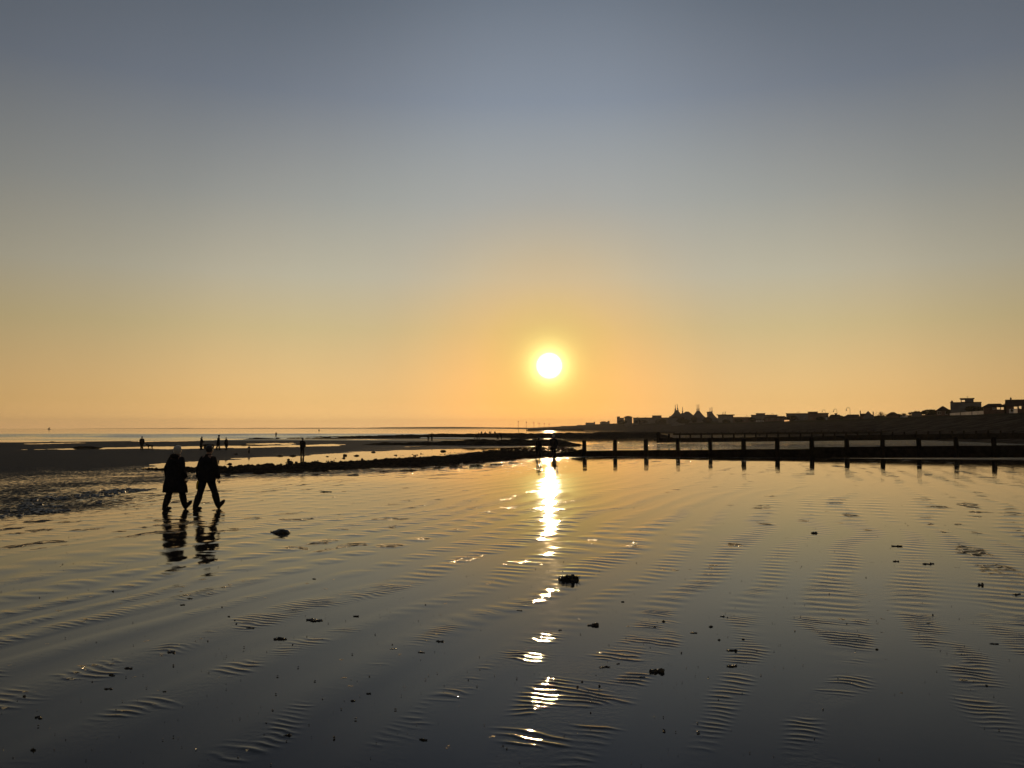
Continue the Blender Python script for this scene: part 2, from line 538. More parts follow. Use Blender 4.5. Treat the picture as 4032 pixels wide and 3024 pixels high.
def build_beach():
    fine = np.arange(-41, 41.001, .135)
    coarse = np.arange(44, 319, 4.0)
    th = np.radians(np.concatenate([fine, coarse]))
    r = [.3, .8, 1.3, 1.8, 2.3, 2.7]
    q = 3.0
    while q < 470:
        r.append(q)
        q += .0135 if q < 8 else .0135 * (q / 8) ** 1.62
    r = np.array(r)
    X = r[:, None] * np.sin(th)[None, :]
    Y = r[:, None] * np.cos(th)[None, :]
    nr, nc = X.shape
    Rr = np.broadcast_to(r[:, None], X.shape)
    # signed distance is smooth: evaluate everywhere
    sd = edge_sd(X, Y)
    Z = -0.72 * sm(-12, 26, sd)
    # pools and zones
    drain = np.zeros_like(X)
    warp = 1.2 * vnoise(X * .25, Y * .12, 3) + .5 * vnoise(X * .9, Y * .4, 4)
    left = sm(-4, -9, X)
    drain = np.where(X < 3, .06 + .53 * sm(-5.5, 4.5, sd + 1.4 * warp) + .37 * sm(2, 54, sd), np.where(sd + warp > 0, .6, .06))
    # the last metres of the mirror before the edge break up
    drain = drain - .27 * sm(-38, -12, X) * sm(4, 14, sd)
    right = sm(3, 12, X) * (sd + warp > 0)
    drain = drain * (1 - right) + .42 * right
    s = slice(np.searchsorted(r, 33), None)
    Xs, Ys = X[s], Y[s]
    wv = 1 + .045 * vnoise(Xs * .10, Ys * .03, 8) + .02 * vnoise(Xs * .5, Ys * .1, 9)
    ds = drain[s]; Zs = Z[s]
    for i, P in enumerate(POOLS):
        W = np.array([tuple(hit(*p).xy) for p in P])
        m = in_poly(Xs * wv + 1.5 * vnoise(Xs * .1, Ys * .3, 11), Ys * wv + 1.0 * vnoise(Xs * .35, Ys * .08, 12) + .4 * vnoise(Xs * 1.2, Ys * .2, 13), W)
        val = -.75 if i not in (7, 9) else .10
        ds = np.where(m, val, ds)
        Zs = np.where(m, -.735 if i != 0 else -.70, Zs)
    W = np.array([tuple(hit(*p).xy) for p in BANK_TOP + BANK_BOT[::-1]])
    ds = np.where(in_poly(Xs * wv, Ys * wv, W), 1.05, ds)
    drain[s] = ds; Z[s] = Zs
    # ---- ripples -------------------------------------------------------
    a = R(21.5)
    v = X * math.cos(a) - Y * math.sin(a)           # across the swales
    u = X * math.sin(a) + Y * math.cos(a)           # along them
    wob = 1.5 * vnoise(u * .16, v * .3, 21) + .6 * vnoise(u * .5, v * .8, 22)
    S = np.sin(2 * np.pi * v / .92 + 2.6 * wob)
    S = S + .45 * np.sin(2 * np.pi * v / 1.9 + 1.4 * wob + 1)
    amp = .55 + .45 * vnoise(u * .10, v * .22, 23)
    lf = 1 - sm(26, 70, Rr)
    swale = .0046 * amp * S * lf
    patch = fbm(u * .62, v * .75, 31, 3) + .5 * fbm(u * .16, v * .22, 32, 2)
    for gx, gy, gr, ga in ((.40, 5.2, .42, .8), (.30, 7.7, .36, .6), (.52, 6.3, .36, .5), (.35, 8.7, .3, .4)):
        patch = patch + ga * np.exp(-((X - gx) ** 2 + ((Y - gy) * .8) ** 2) / gr ** 2)
    env = sm(-.12, .95, .74 * S + 1.5 * patch)
    ph = 2 * np.pi * u / .098 + 4.5 * vnoise(u * .7, v * 1.0, 33) + 3.4 * vnoise(u * 2.6, v * 3.4, 34) + 1.8 * vnoise(u * 6, v * 8, 35)
    rp = (.5 + .5 * np.cos(ph + .5 * np.sin(ph))) ** 1.4
    rip = .0056 * env * sm(-.40, .55, vnoise(u * 3.2, v * 2.6, 36) + .5 * vnoise(u * 7, v * 5.5, 37)) * rp * (1 - sm(9, 16, Rr))
    ph2 = 2 * np.pi * u / .31 + 3.0 * vnoise(u * .6, v * .9, 41) + 1.5 * vnoise(u * 1.7, v * 2.2, 42)
    rip2 = .0036 * sm(-.1, .7, fbm(u * .25, v * .33, 43, 3) + .35 * S) * np.cos(ph2) * sm(7, 14, Rr) * (1 - sm(42, 62, Rr))
    ph3 = 2 * np.pi * u / .85 + 3.0 * vnoise(u * .35, v * .6, 45)
    rip3 = .0058 * sm(-.05, .8, fbm(u * .13, v * .22, 46, 3) + .25 * S) * np.cos(ph3) * sm(9, 18, Rr) * (1 - sm(62, 80, Rr))
    sand = swale + rip + rip2 + rip3
    water = -.0012 + .0022 * vnoise(u * .2, v * .3, 51)
    k = .0016
    hh = np.clip(.5 + .5 * (sand - water) / k, 0, 1)
    film = water + (sand - water) * hh + k * hh * (1 - hh)
    onfilm = drain < .45
    # crests that stand clear of the film are matt: short dull streaks lying across the swales
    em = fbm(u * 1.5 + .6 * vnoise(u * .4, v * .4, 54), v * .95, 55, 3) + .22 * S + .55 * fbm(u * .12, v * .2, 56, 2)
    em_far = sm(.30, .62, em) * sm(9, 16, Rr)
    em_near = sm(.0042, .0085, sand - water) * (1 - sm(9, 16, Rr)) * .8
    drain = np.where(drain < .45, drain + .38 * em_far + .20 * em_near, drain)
    dry_r = .012 * (np.cos(ph3 * .5) + .6 * np.cos(ph2 * .6)) * sm(.3, .6, drain) * (1 - sm(60, 90, Rr))
    on = onfilm & (Rr < 85)
    Z = Z + np.where(on, film, 0) + np.where(~onfilm, dry_r, 0)
    Z = Z - 1.6 * sm(0, 45, Y - np.clip(168 + (X + 90) * 1.2, 160, 265)) * sm(60, 0, X) - 1.5 * sm(300, 380, Rr)
    V = np.stack([X, Y, Z], -1).reshape(-1, 3)
    Fq = grid_faces(nr, nc, True)
    me = npmesh('beach', V, Fq[:, ::-1], M['sand'], True)
    a2 = me.attributes.new('ripple', 'FLOAT', 'POINT')
    a2.data.foreach_set('value', (env * (1 - sm(14, 24, Rr))).ravel().astype(np.float32))
    at_ = me.attributes.new('drain', 'FLOAT', 'POINT')
    at_.data.foreach_set('value', drain.ravel().astype(np.float32))
    return tag(link('beach', me), kind='structure')


build_beach()


# ------------------------------------------------------------------ sea
def build_sea():
    th = np.radians(np.linspace(-62, 62, 320))
    r = np.concatenate([np.arange(165, 420, .42), np.geomspace(420, 4700, 260)])
    X = r[:, None] * np.sin(th)[None, :]; Y = r[:, None] * np.cos(th)[None, :]
    Z = np.full(X.shape, -.80)
    qn = Y + .10 * X + 9 * vnoise(X * .012, Y * .01, 61) + 2.5 * vnoise(X * .06, Y * .04, 62)
    for q0, h, w in ((186, .16, 2.5), (203, .22, 3), (226, .25, 3.2), (256, .34, 3.6), (300, .40, 4.5), (352, .40, 5.5)):
        e = sm(-.9, -.1, vnoise(X * .014 + q0, Y * 0 + q0, 63)) * sm(20, -25, X - .12 * (Y - 200))
        d = qn - q0
        Z += h * e * np.exp(-(d / np.where(d < 0, w * .5, w * 1.4)) ** 2)
    Z += .012 * fbm(X * .25, Y * .35, 64, 3) * (1 - sm(380, 700, Y))
    me = npmesh('sea', np.stack([X, Y, Z], -1).reshape(-1, 3), grid_faces(*X.shape)[:, ::-1], M['sea'], True)
    return tag(link('sea', me), kind='structure')


build_sea()

# ------------------------------------------------------------------ shingle bank and coast
CY = np.array([-400, -100, 100, 230, 300, 430, 560, 700, 850, 1000, 1400, 1900, 2600, 3200, 3600])
CX = np.array([100, 112, 132, 143, 158, 189, 203, 211, 204, 182, 166, 138, 67, -20, -60])
CZ = np.array([5.2, 5.2, 5.5, 6.0, 6.15, 6.6, 7.0, 7.0, 7.4, 7.6, 8.6, 5.4, 2.4, .2, -.6])


WY = np.array([-400, 250, 320, 420, 760, 1000, 3600]); WW = np.array([50, 50, 66, 100, 96, 92, 92])


def bankz(x, y):
    xc = np.interp(y, CY, CX); zc = np.interp(y, CY, CZ)
    w = np.asarray(x) - xc
    wid = np.interp(y, WY, WW)
    t = np.clip((w + wid) / (wid - 9), -.5, 1)
    z = -1.05 + (zc + 1.05) * np.sign(t) * np.abs(t) ** 1.25
    z = z + .4 * np.exp(-((w + 18) / 5) ** 2) * sm(150, 220, y)       # storm ridge
    return np.where(w > -9, zc + .004 * (w + 9), z)


def build_bank():
    ys = np.concatenate([np.arange(-400, 60, 20), np.arange(60, 500, 3.0), np.arange(500, 1200, 8), np.arange(1200, 3600, 25)])
    ws = np.concatenate([np.linspace(-110, 0, 70), np.array([4, 10, 20, 35, 60, 100, 160, 260, 420])])
    Y = np.broadcast_to(ys[:, None], (len(ys), len(ws)))
    X = np.interp(ys, CY, CX)[:, None] + ws[None, :]
    Z = bankz(X, Y)
    Z = Z + .35 * fbm(X * .05, Y * .03, 71, 4) * sm(-60, -30, ws)[None, :]
    # scrub-covered crest further along the coast
    scr = sm(-40, -2, ws)[None, :] * sm(900, 1150, Y) * (1 - sm(2000, 2600, Y))
    Z = Z + scr * (1.4 * np.abs(fbm(X * .05, Y * .02, 72, 4)) + .3)
    hedge = (sm(12, 22, ws) * sm(70, 40, ws))[None, :] * sm(185, 230, Y) * (1 - sm(1000, 1150, Y))
    Z = Z + hedge * (1.2 + 2.4 * np.abs(fbm(X * .06, Y * .05, 73, 4)))
    me = npmesh('shingle_bank', np.stack([X, Y, Z], -1).reshape(-1, 3), grid_faces(*X.shape)[:, ::-1], M['shingle'], True)
    return tag(link('shingle_bank', me), kind='structure')


build_bank()


def bz(x, y):
    return float(bankz(np.array([x]), np.array([y]))[0])


# faint land across the bay
def build_hills():
    xs = np.linspace(-2300, 900, 260)
    prof = 2.2 + 5 * np.abs(fbm(xs * .0016, xs * 0 + 3, 75, 5)) + 4.5 * np.exp(-((xs + 350) / 420) ** 2)
    prof *= sm(-2300, -1500, xs) * .6 + .4
    ys = np.array([-160, -90, -30, 0, 60, 150])
    k = np.array([0, .45, .9, 1, .7, 0])
    X = np.broadcast_to(xs[None, :], (6, 260)); Y = 4480 + np.broadcast_to(ys[:, None], (6, 260))
    Z = -1.5 + prof[None, :] * k[:, None]
    me = npmesh('hills', np.stack([X, Y, Z], -1).reshape(-1, 3), grid_faces(6, 260)[:, ::-1], M['shingle'], True)
    return tag(link('hills', me), kind='structure')


build_hills()


# ------------------------------------------------------------------ rock reefs on the flats
def reef(name, pts, Y0, depth, seed, lump=.34):
    """pts: (photo x, photo y of its top); ridge of weedy rock lying across the flats"""
    P = np.array([(xat(px, Y0 + depth * .4, 1720), zat(py, Y0 + depth * .4)) for px, py in pts])
    n = max(60, int((P[-1, 0] - P[0, 0]) / .35)); n = min(n, 360)
    xs = np.linspace(P[0, 0] - 2, P[-1, 0] + 2, n)
    top = np.interp(xs, P[:, 0], P[:, 1])
    m = 26
    tt = np.linspace(0, 1, m)
    prof = np.sin(np.pi * np.clip(tt, 0, 1)) ** .6
    X = np.broadcast_to(xs[None, :], (m, n))
    Y = Y0 + depth * tt[:, None] + 3.0 * vnoise(xs * .05, xs * 0 + seed, seed)[None, :]
    endf = sm(P[0, 0] - 2, P[0, 0] + 2, xs) * sm(P[-1, 0] + 2, P[-1, 0] - 2, xs)
    H = (top + .95)[None, :] * prof[:, None] * endf[None, :]
    H = H * (1 + .25 * fbm(X * .35, Y * .3, seed + 5, 4)) + lump * fbm(X * .9, Y * .8, seed + 9, 4) * prof[:, None]
    Z = -.95 + H
    me = npmesh(name, np.stack([X, Y, Z], -1).reshape(-1, 3), grid_faces(m, n)[:, ::-1], M['rock'], True)
    return tag(link(name, me), kind='structure')


reef('reef', [(1000, 1725), (1200, 1722), (1500, 1716), (1700, 1711), (1900, 1708), (2200, 1707), (2620, 1706)], 226, 34, 81)
reef('reef', [(1430, 1749), (1560, 1745), (1700, 1741), (1800, 1737), (1880, 1733), (1930, 1736), (1980, 1731), (2060, 1731), (2110, 1733),
              (2170, 1734), (2215, 1733), (2250, 1738), (2290, 1745)], 132, 9, 91)
reef('reef', [(2350, 1701), (2480, 1700), (2650, 1700)], 470, 22, 101)
reef('reef', [(960, 1729), (1010, 1724), (1100, 1726)], 205, 6, 103, .1)
reef('reef', [(160, 1744), (185, 1739), (215, 1745)], 170, 5, 105, .1)
reef('reef', [(250, 1764), (300, 1758), (380, 1761), (420, 1766)], 114, 2.5, 107, .1)
reef('reef', [(690, 1757), (850, 1753), (1000, 1751), (1100, 1754)], 133, 4, 109, .1)
reef('reef', [(2075, 1690), (2150, 1689), (2300, 1689)], 900, 20, 111, .1)


# ------------------------------------------------------------------ scattered rocks and weed (uncountable)
def stone_proto(rng):
    bm = bmesh.new()
    bmesh.ops.create_icosphere(bm, subdivisions=1, radius=1)
    V = np.array([v.co[:] for v in bm.verts]); Fq = np.array([[v.index for v in f.verts] for f in bm.faces])
    bm.free()
    V = V * (1 + .28 * rng.uniform(-1, 1, (len(V), 1)))
    return V, Fq


def scatter(name, pts, sizes, mat, seed, flat=(.45, .8), label=None, cat=None):
    rng = np.random.default_rng(seed)
    protos = [stone_proto(rng) for _ in range(5)]
    VV, FF, off = [], [], 0
    for p, s in zip(pts, sizes):
        V, Fq = protos[rng.integers(5)]
        a = rng.uniform(0, 6.28)
        c, d = math.cos(a), math.sin(a)
        W = V * np.array([s * rng.uniform(.7, 1.4), s * rng.uniform(.7, 1.2), s * rng.uniform(*flat)])
        W = np.stack([W[:, 0] * c - W[:, 1] * d, W[:, 0] * d + W[:, 1] * c, W[:, 2]], 1) + np.array(p)
        VV.append(W); FF.append(Fq + off); off += len(W)
    me = npmesh(name, np.vstack(VV), np.vstack(FF), mat, False)
    return tag(link(name, me), label, cat, kind='stuff')


def sample_poly(px_poly, n, seed):
    W = np.array([tuple(hit(*p).xy) for p in px_poly])
    rng = np.random.default_rng(seed)
    out = []
    lo, hi = W.min(0), W.max(0)
    while len(out) < n:
        q = rng.uniform(lo, hi, (n, 2))
        q = q[in_poly(q[:, 0], q[:, 1], W)]
        out.extend(q.tolist())
    return np.array(out[:n]), rng


def stone_bank():
    pts, rng = sample_poly([(520, 1846), (840, 1842), (1050, 1832), (1250, 1826), (1400, 1816), (1600, 1806), (1750, 1796), (1900, 1776), (2010, 1766),
                            (2110, 1760), (2260, 1764), (2290, 1795), (2220, 1800), (2100, 1800), (1990, 1812), (1900, 1822), (1700, 1833), (1500, 1841),
                            (1300, 1848), (1100, 1855), (960, 1864), (840, 1866), (700, 1858)], 8000, 5)
    z = macro(pts[:, 0], pts[:, 1])
    s = np.clip(rng.lognormal(-2.65, .5, len(pts)), .03, .22)
    P = np.column_stack([pts, z + s * .15])
    return scatter('stones', P, s, M['stone'], 6, label='bank of dark weedy stones between the pool and the wet sand', cat='stones')


stone_bank()


def bank_mound():
    top, bot = BANK_TOP, BANK_BOT
    A = np.array([tuple(hit(*p).xy) for p in top]); B = np.array([tuple(hit(*p).xy) for p in bot])
    t = np.linspace(0, len(top) - 1, 760)
    k = np.arange(len(top))
    a = np.stack([np.interp(t, k, A[:, 0]), np.interp(t, k, A[:, 1])], 1); b = np.stack([np.interp(t, k, B[:, 0]), np.interp(t, k, B[:, 1])], 1)
    q = np.linspace(-.15, 1.15, 70)[:, None, None]
    P = b[None] * (1 - q) + a[None] * q
    X, Y = P[..., 0], P[..., 1]
    qq = q[..., 0]
    ends = (sm(0, .8, t) * sm(len(top) - 1, len(top) - 1.4, t))[None, :]
    prof = sm(-.12, .22, qq + .20 * vnoise(X * .9, Y * .4, 301) + .12 * vnoise(X * 3.1, Y * 1.2, 306)) * sm(1.12, .8, qq + .30 * vnoise(X * .5, Y * .25, 302) + .22 * vnoise(X * 2.2, Y * .8, 307)) * ends
    Z = macro(X, Y) - .06 + prof * (.14 + .12 * fbm(X * .8, Y * .5, 303, 4) + .10 * np.abs(fbm(X * 3.2, Y * 2.6, 304, 3)) + .04 * vnoise(X * 9, Y * 8, 305))
    me = npmesh('stone_bank', np.stack([X, Y, Z], -1).reshape(-1, 3), grid_faces(*X.shape), M['rock'], True)
    return tag(link('stone_bank', me), kind='structure')


bank_mound()


def pool_stones():
    pts, rng = sample_poly([(880, 1822), (1200, 1808), (1450, 1796), (1700, 1786), (1900, 1776), (2090, 1760), (2000, 1775), (1800, 1792), (1500, 1815),
                            (1300, 1825), (900, 1845)], 420, 15)
    n = vnoise(pts[:, 0] * .7, pts[:, 1] * .25, 5)
    pts = pts[n > .0]
    s = np.clip(rng.lognormal(-2.8, .45, len(pts)), .03, .15)
    P = np.column_stack([pts, macro(pts[:, 0], pts[:, 1]) + s * .1])
    return scatter('pool_stones', P, s, M['stone'], 16, label='dark stones breaking the surface of the long pool', cat='stones')


pool_stones()


def left_strandline():
    pts, rng = sample_poly([(-150, 2050), (0, 1985), (200, 1955), (380, 1930), (520, 1925), (640, 1915), (560, 1940), (420, 1975), (250, 2015), (0, 2040), (-150, 2090)], 1700, 25)
    n = fbm(pts[:, 0] * 1.1, pts[:, 1] * .8, 26, 3)
    keep = n > .06
    pts = pts[keep]
    s = np.clip(rng.lognormal(-3.3, .5, len(pts)), .015, .09)
    P = np.column_stack([pts, macro(pts[:, 0], pts[:, 1]) + .006])
    return scatter('strandline_weed', P, s * 1.3, M['weed'], 27, (.18, .4), label='dark broken weed strewn along the left edge of the wet sand', cat='seaweed')


left_strandline()


def fragments():
    rng = np.random.default_rng(33)
    n = 3200
    r = 3.6 + 24 * rng.beta(1.3, 2.0, n); th = np.radians(rng.uniform(-38, 38, n))
    x, y = r * np.sin(th), r * np.cos(th)
    k = fbm(x * .35, y * .35, 44, 3) + rng.uniform(-.25, .25, n)
    keep = (k > .05) & (edge_sd(x, y) < -1)
    x, y = x[keep], y[keep]
    s = np.clip(rng.lognormal(-5.75, .5, len(x)), .0018, .012)
    P = np.column_stack([x, y, macro(x, y) + .005 + s * .2])
    return scatter('shell_fragments', P, s, M['shell'], 34, (.4, .9), label='tiny shell bits and grit specks scattered over the wet sand', cat='shells')


fragments()


# ------------------------------------------------------------------ seaweed clumps, each one a thing
def weed_mesh(w, h, seed, kind='scrap'):
    rng = random.Random(seed)
    bm = bmesh.new()

    def blob(cx, cy, rx, ry, rz, amp=.3):
        r = bmesh.ops.create_icosphere(bm, subdivisions=2, radius=1)
        o = rng.uniform(0, 50)
        for v in r['verts']:
            n = 1 + amp * float(vnoise(np.array([v.co.x * 2.2 + o]), np.array([v.co.y * 2.2 + v.co.z * 1.7]), seed)[0]) + rng.uniform(-.06, .06)
            v.co = Vector((cx + v.co.x * rx * n, cy + v.co.y * ry * n, max(-.01, v.co.z * rz * n)))
    roots = []
    if kind == 'hump':
        for cx, rx, rz in ((.05, .42, 1.0), (.28, .22, .8), (-.25, .26, .55), (-.42, .14, .28), (.42, .10, .7)):
            blob(cx * w, rng.uniform(-.03, .03) * w, rx * w, .26 * w, rz * h, .16)
            roots.append((cx * w, 0, rx * w))
        nf, up, fl = 50, .25, .10
    else:
        n = 3 if kind == 'spiky' else rng.randint(4, 7)
        x = -.42 * w
        ampl = rng.uniform(-.16, .16)
        for k in range(n):
            r = w * (.24 if kind == 'spiky' else rng.uniform(.09, .17))
            y = ampl * w * math.sin(k * 1.3) + rng.uniform(-.04, .04) * w
            blob(x + r * .6, y, r * rng.uniform(1.0, 1.35), r * rng.uniform(.5, .8), h * rng.uniform(.35, 1.0) * (1 if k % 3 else .6), .4)
            roots.append((x + r * .6, y, r))
            x += .84 * w / n
        nf, up, fl = (150, 1.5, .2) if kind == 'spiky' else (26, .35, .13)
    for i in range(nf):
        cx, cy, r = rng.choice(roots)
        a = rng.uniform(0, 6.283)
        p = Vector((cx + math.cos(a) * r * rng.uniform(.2, .85), cy + math.sin(a) * r * .55 * rng.uniform(.2, .85), h * rng.uniform(.05, .45)))
        d = Vector((math.cos(a), math.sin(a) * .8, up * rng.uniform(-.1, 1.0))).normalized()
        L = fl * w * rng.uniform(.4, 1.2)
        wd = min(.012, .022 * w + .0012)
        e = p + d * L
        e.z = max(e.z, .001)
        tube(bm, [p, p * .5 + e * .5 + Vector((0, 0, .06 * L)), e], [(wd, wd * .6), (wd * 1.2, wd * .6), (wd * .5, wd * .3)], 4, Vector((0, 0, 1)))
    me = bpy.data.meshes.new('seaweed')
    bm.to_mesh(me); bm.free()
    return me


CLUMPS = [  # photo x, y(base), width px, height px, label
    (1104, 2098, 92, 30, 'large smooth hump of black weed on the sand right of the two walkers'),
    (2240, 2285, 92, 46, 'spiky dark weed tuft beside the end of the bright sun reflection'),
    (1284, 1937, 64, 10, 'flat dark weed mat beyond and right of the large black hump'),
    (1235, 2443, 84, 18, 'ragged long weed strip lying in mid foreground left of the sun track'),
    (1105, 2516, 70, 20, 'knobbly row of weed scraps just below the ragged long strip'),
    (985, 2474, 44, 10, 'thin straight weed scrap above left of the knobbly row'),
    (675, 2570, 56, 20, 'pair of dark weed lumps between the left rippled bands'),
    (506, 2633, 44, 22, 'peaked weed lump with a pale glint on the left foreground sand'),
    (440, 2660, 40, 18, 'flat weed lump just below the peaked one, with a trailing stalk'),
    (426, 2712, 42, 9, 'thin stringy weed wisp under the lump with a trailing stalk'),
    (96, 2745, 20, 26, 'upright dark pebble of weed with a bright edge, far left foreground'),
    (154, 2825, 48, 14, 'low sprawling weed scrap in the lower left corner'),
    (130, 2955, 28, 26, 'round dark weed ball nearest the lower left corner of the sand'),
    (1135, 2898, 48, 22, 'crinkled weed scrap at the bottom edge left of centre'),
    (1667, 2914, 46, 20, 'glinting weed crumbs at the bottom edge left of the sun track'),
    (2585, 2645, 74, 34, 'largest weed clump right of the sun track in the lower foreground'),
    (2380, 2628, 52, 16, 'golden edged weed strip between the sun track and the largest right clump'),
    (2433, 2615, 20, 10, 'small lump at the right tip of the golden edged strip'),
    (2528, 2668, 36, 14, 'dark flat scrap just below the largest right clump'),
    (2338, 2463, 58, 22, 'sparkling cluster of weed bits right above the broken sun glints'),
    (2205, 2482, 20, 12, 'small dark bit on the left of the sparkling cluster'),
    (2578, 2470, 18, 18, 'lower of two round black pebbles right of the sparkling cluster'),
    (2613, 2449, 18, 18, 'upper of two round black pebbles right of the sparkling cluster'),
    (2452, 2370, 18, 12, 'small weed bit right of and below the spiky tuft'),
    (2044, 2405, 30, 9, 'thin weed bit left of the sun track below the bright patch'),
    (1733, 2527, 42, 18, 'dark weed nub in the middle of the foreground left of the glints'),
    (1661, 2570, 38, 18, 'crumbly weed patch with tiny glints below the middle nub'),
    (1550, 2557, 38, 10, 'faint flat weed patch left of the crumbly one'),
    (1401, 2427, 28, 12, 'small slanting weed scrap right of the ragged long strip'),
    (1452, 2731, 24, 12, 'small weed scrap above the rippled fan at bottom centre left'),
    (1389, 2760, 24, 12, 'small dark scrap on the rippled fan at bottom centre left'),
    (747, 2358, 30, 12, 'upper of two weed scraps below the walkers reflections'),
    (719, 2382, 26, 8, 'lower of two weed scraps below the walkers reflections'),
    (901, 2428, 14, 10, 'single dark dot of weed midway between the scraps and the straight one'),
    (1237, 2280, 22, 10, 'small dark weed scrap below the large black hump'),
    (444, 2330, 14, 14, 'small round weed dot left of the walkers reflections'),
    (648, 2724, 18, 12, 'lone dark pebble of weed near the bottom left rippled bands'),
    (2883, 2624, 56, 20, 'flat topped weed clump in the right foreground'),
    (2883, 2562, 56, 20, 'knobbly weed scraps just above the flat topped right clump'),
    (2926, 2518, 16, 14, 'round dot of weed with a bright edge above the knobbly right scraps'),
    (2832, 2520, 16, 14, 'plain dark dot of weed left of the bright edged one'),
    (2846, 2428, 26, 12, 'small lump of weed higher up in the right foreground'),
    (2798, 2468, 22, 12, 'arched bit of weed left of and below the small right lump'),
    (2730, 2492, 36, 10, 'thin stick of weed on the sand right of the round pebbles'),
    (3205, 2099, 34, 14, 'black weed lump alone on the smooth sand right of the sun track'),
    (3862, 2304, 34, 22, 'dark weed knot near the right edge among fine ripples'),
    (4005, 2342, 44, 14, 'straggly weed at the far right edge of the sand'),
    (3527, 2211, 34, 12, 'left one of two weed strips on the right sand'),
    (3655, 2221, 58, 12, 'right and longer one of two weed strips on the right sand'),
    (3533, 2151, 60, 14, 'broken weed line above the two strips on the right'),
    (3452, 2558, 18, 12, 'lone dot of weed low on the dull right foreground'),
    (3916, 2536, 42, 8, 'faint flat weed smear low near the right edge'),
    (1242, 1871, 34, 9, 'small weed mat at the left end of the row before the stone bank'),
    (1389, 1871, 44, 8, 'thin long weed mat second from left before the stone bank'),
    (1511, 1859, 40, 10, 'weed mat third from left before the stone bank'),
    (1608, 1854, 66, 11, 'wide weed mat touching the front of the stone bank'),
    (1669, 1847, 30, 10, 'small weed mat between two wide ones before the stone bank'),
    (1723, 1844, 48, 15, 'humped weed mat at the middle of the row before the stone bank'),
    (1796, 1840, 62, 18, 'rough tall weed mat right of the humped one'),
    (1873, 1836, 62, 17, 'double humped weed mat left of the last one before the groyne couple'),
    (1958, 1830, 60, 13, 'long weed mat nearest to the couple at the groyne end'),
    (2020, 1824, 40, 8, 'flat smear of weed just left of the couple at the groyne end'),
    (537, 1931, 26, 8, 'weed dot just left of the walker in the long coat'),
    (455, 1925, 24, 6, 'flat scrap further left of the walker in the long coat'),
]
for i, (px, py, wpx, hpx, lab) in enumerate(CLUMPS):
    p = hit(px, py)
    dist = p.y
    w = wpx * dist / F * (.95 if py < 1880 else .76); h = max(hpx * dist / F * ((.52, .62)[i] if i < 2 else .7 if py < 1880 else .40), .005)
    o = link('seaweed_clump', weed_mesh(w, h, 100 + i, ('hump', 'spiky')[i] if i < 2 else 'scrap'), M['weed'])
    o.location = p + Vector((0, 0, .001))
    o.rotation_euler = (0, 0, random.uniform(-.3, .3))
    tag(o, lab, 'seaweed', 'weed clumps lying on the wet sand')

ROCKS = [(1101, 1797, 26, 8, 'flat dark rock at the far edge of the pool, left of the lone standing man'),
         (1153, 1797, 30, 8, 'low rock at the far pool edge just left of the lone man'),
         (1141, 1822, 18, 14, 'round black rock near the stony side of the pool left of the man'),
         (1288, 1799, 16, 5, 'small rock out in the pool right of the lone man'),
         (1359, 1795, 18, 12, 'round rock in the middle of the long pool'),
         (1405, 1796, 22, 9, 'rock with a low tail in the pool right of the round one'),
         (1472, 1782, 20, 7, 'rock on the far shore of the pool toward its right end'),
         (904, 1829, 22, 12, 'dark rock in the pool just right of the bare headed walker'),
         (931, 1790, 16, 7, 'small rock far across the pool right of the toddler'),
         (1745, 1778, 22, 9, 'rock at the far edge where the pool narrows to the right')]
rng_r = np.random.default_rng(3)
for i, (px, py, wpx, hpx, lab) in enumerate(ROCKS):
    p = hit(px, py)
    bm = bmesh.new()
    bmesh.ops.create_icosphere(bm, subdivisions=3, radius=1)
    w, h = wpx * p.y / F / 2, hpx * p.y / F * .62
    for v in bm.verts:
        n = .55 * float(fbm(np.array([v.co.x * 1.5 + i * 7]), np.array([v.co.y * 1.5 + v.co.z * 1.3]), 120 + i, 4)[0])
        v.co = Vector((v.co.x * w * (1 + n), v.co.y * w * .7 * (1 + n), v.co.z * h * (1 + n)))
    o = bmobj('rock', bm, M['rock'], None, True)
    o.location = p
    tag(o, lab, 'rock', 'rocks in the long pool')


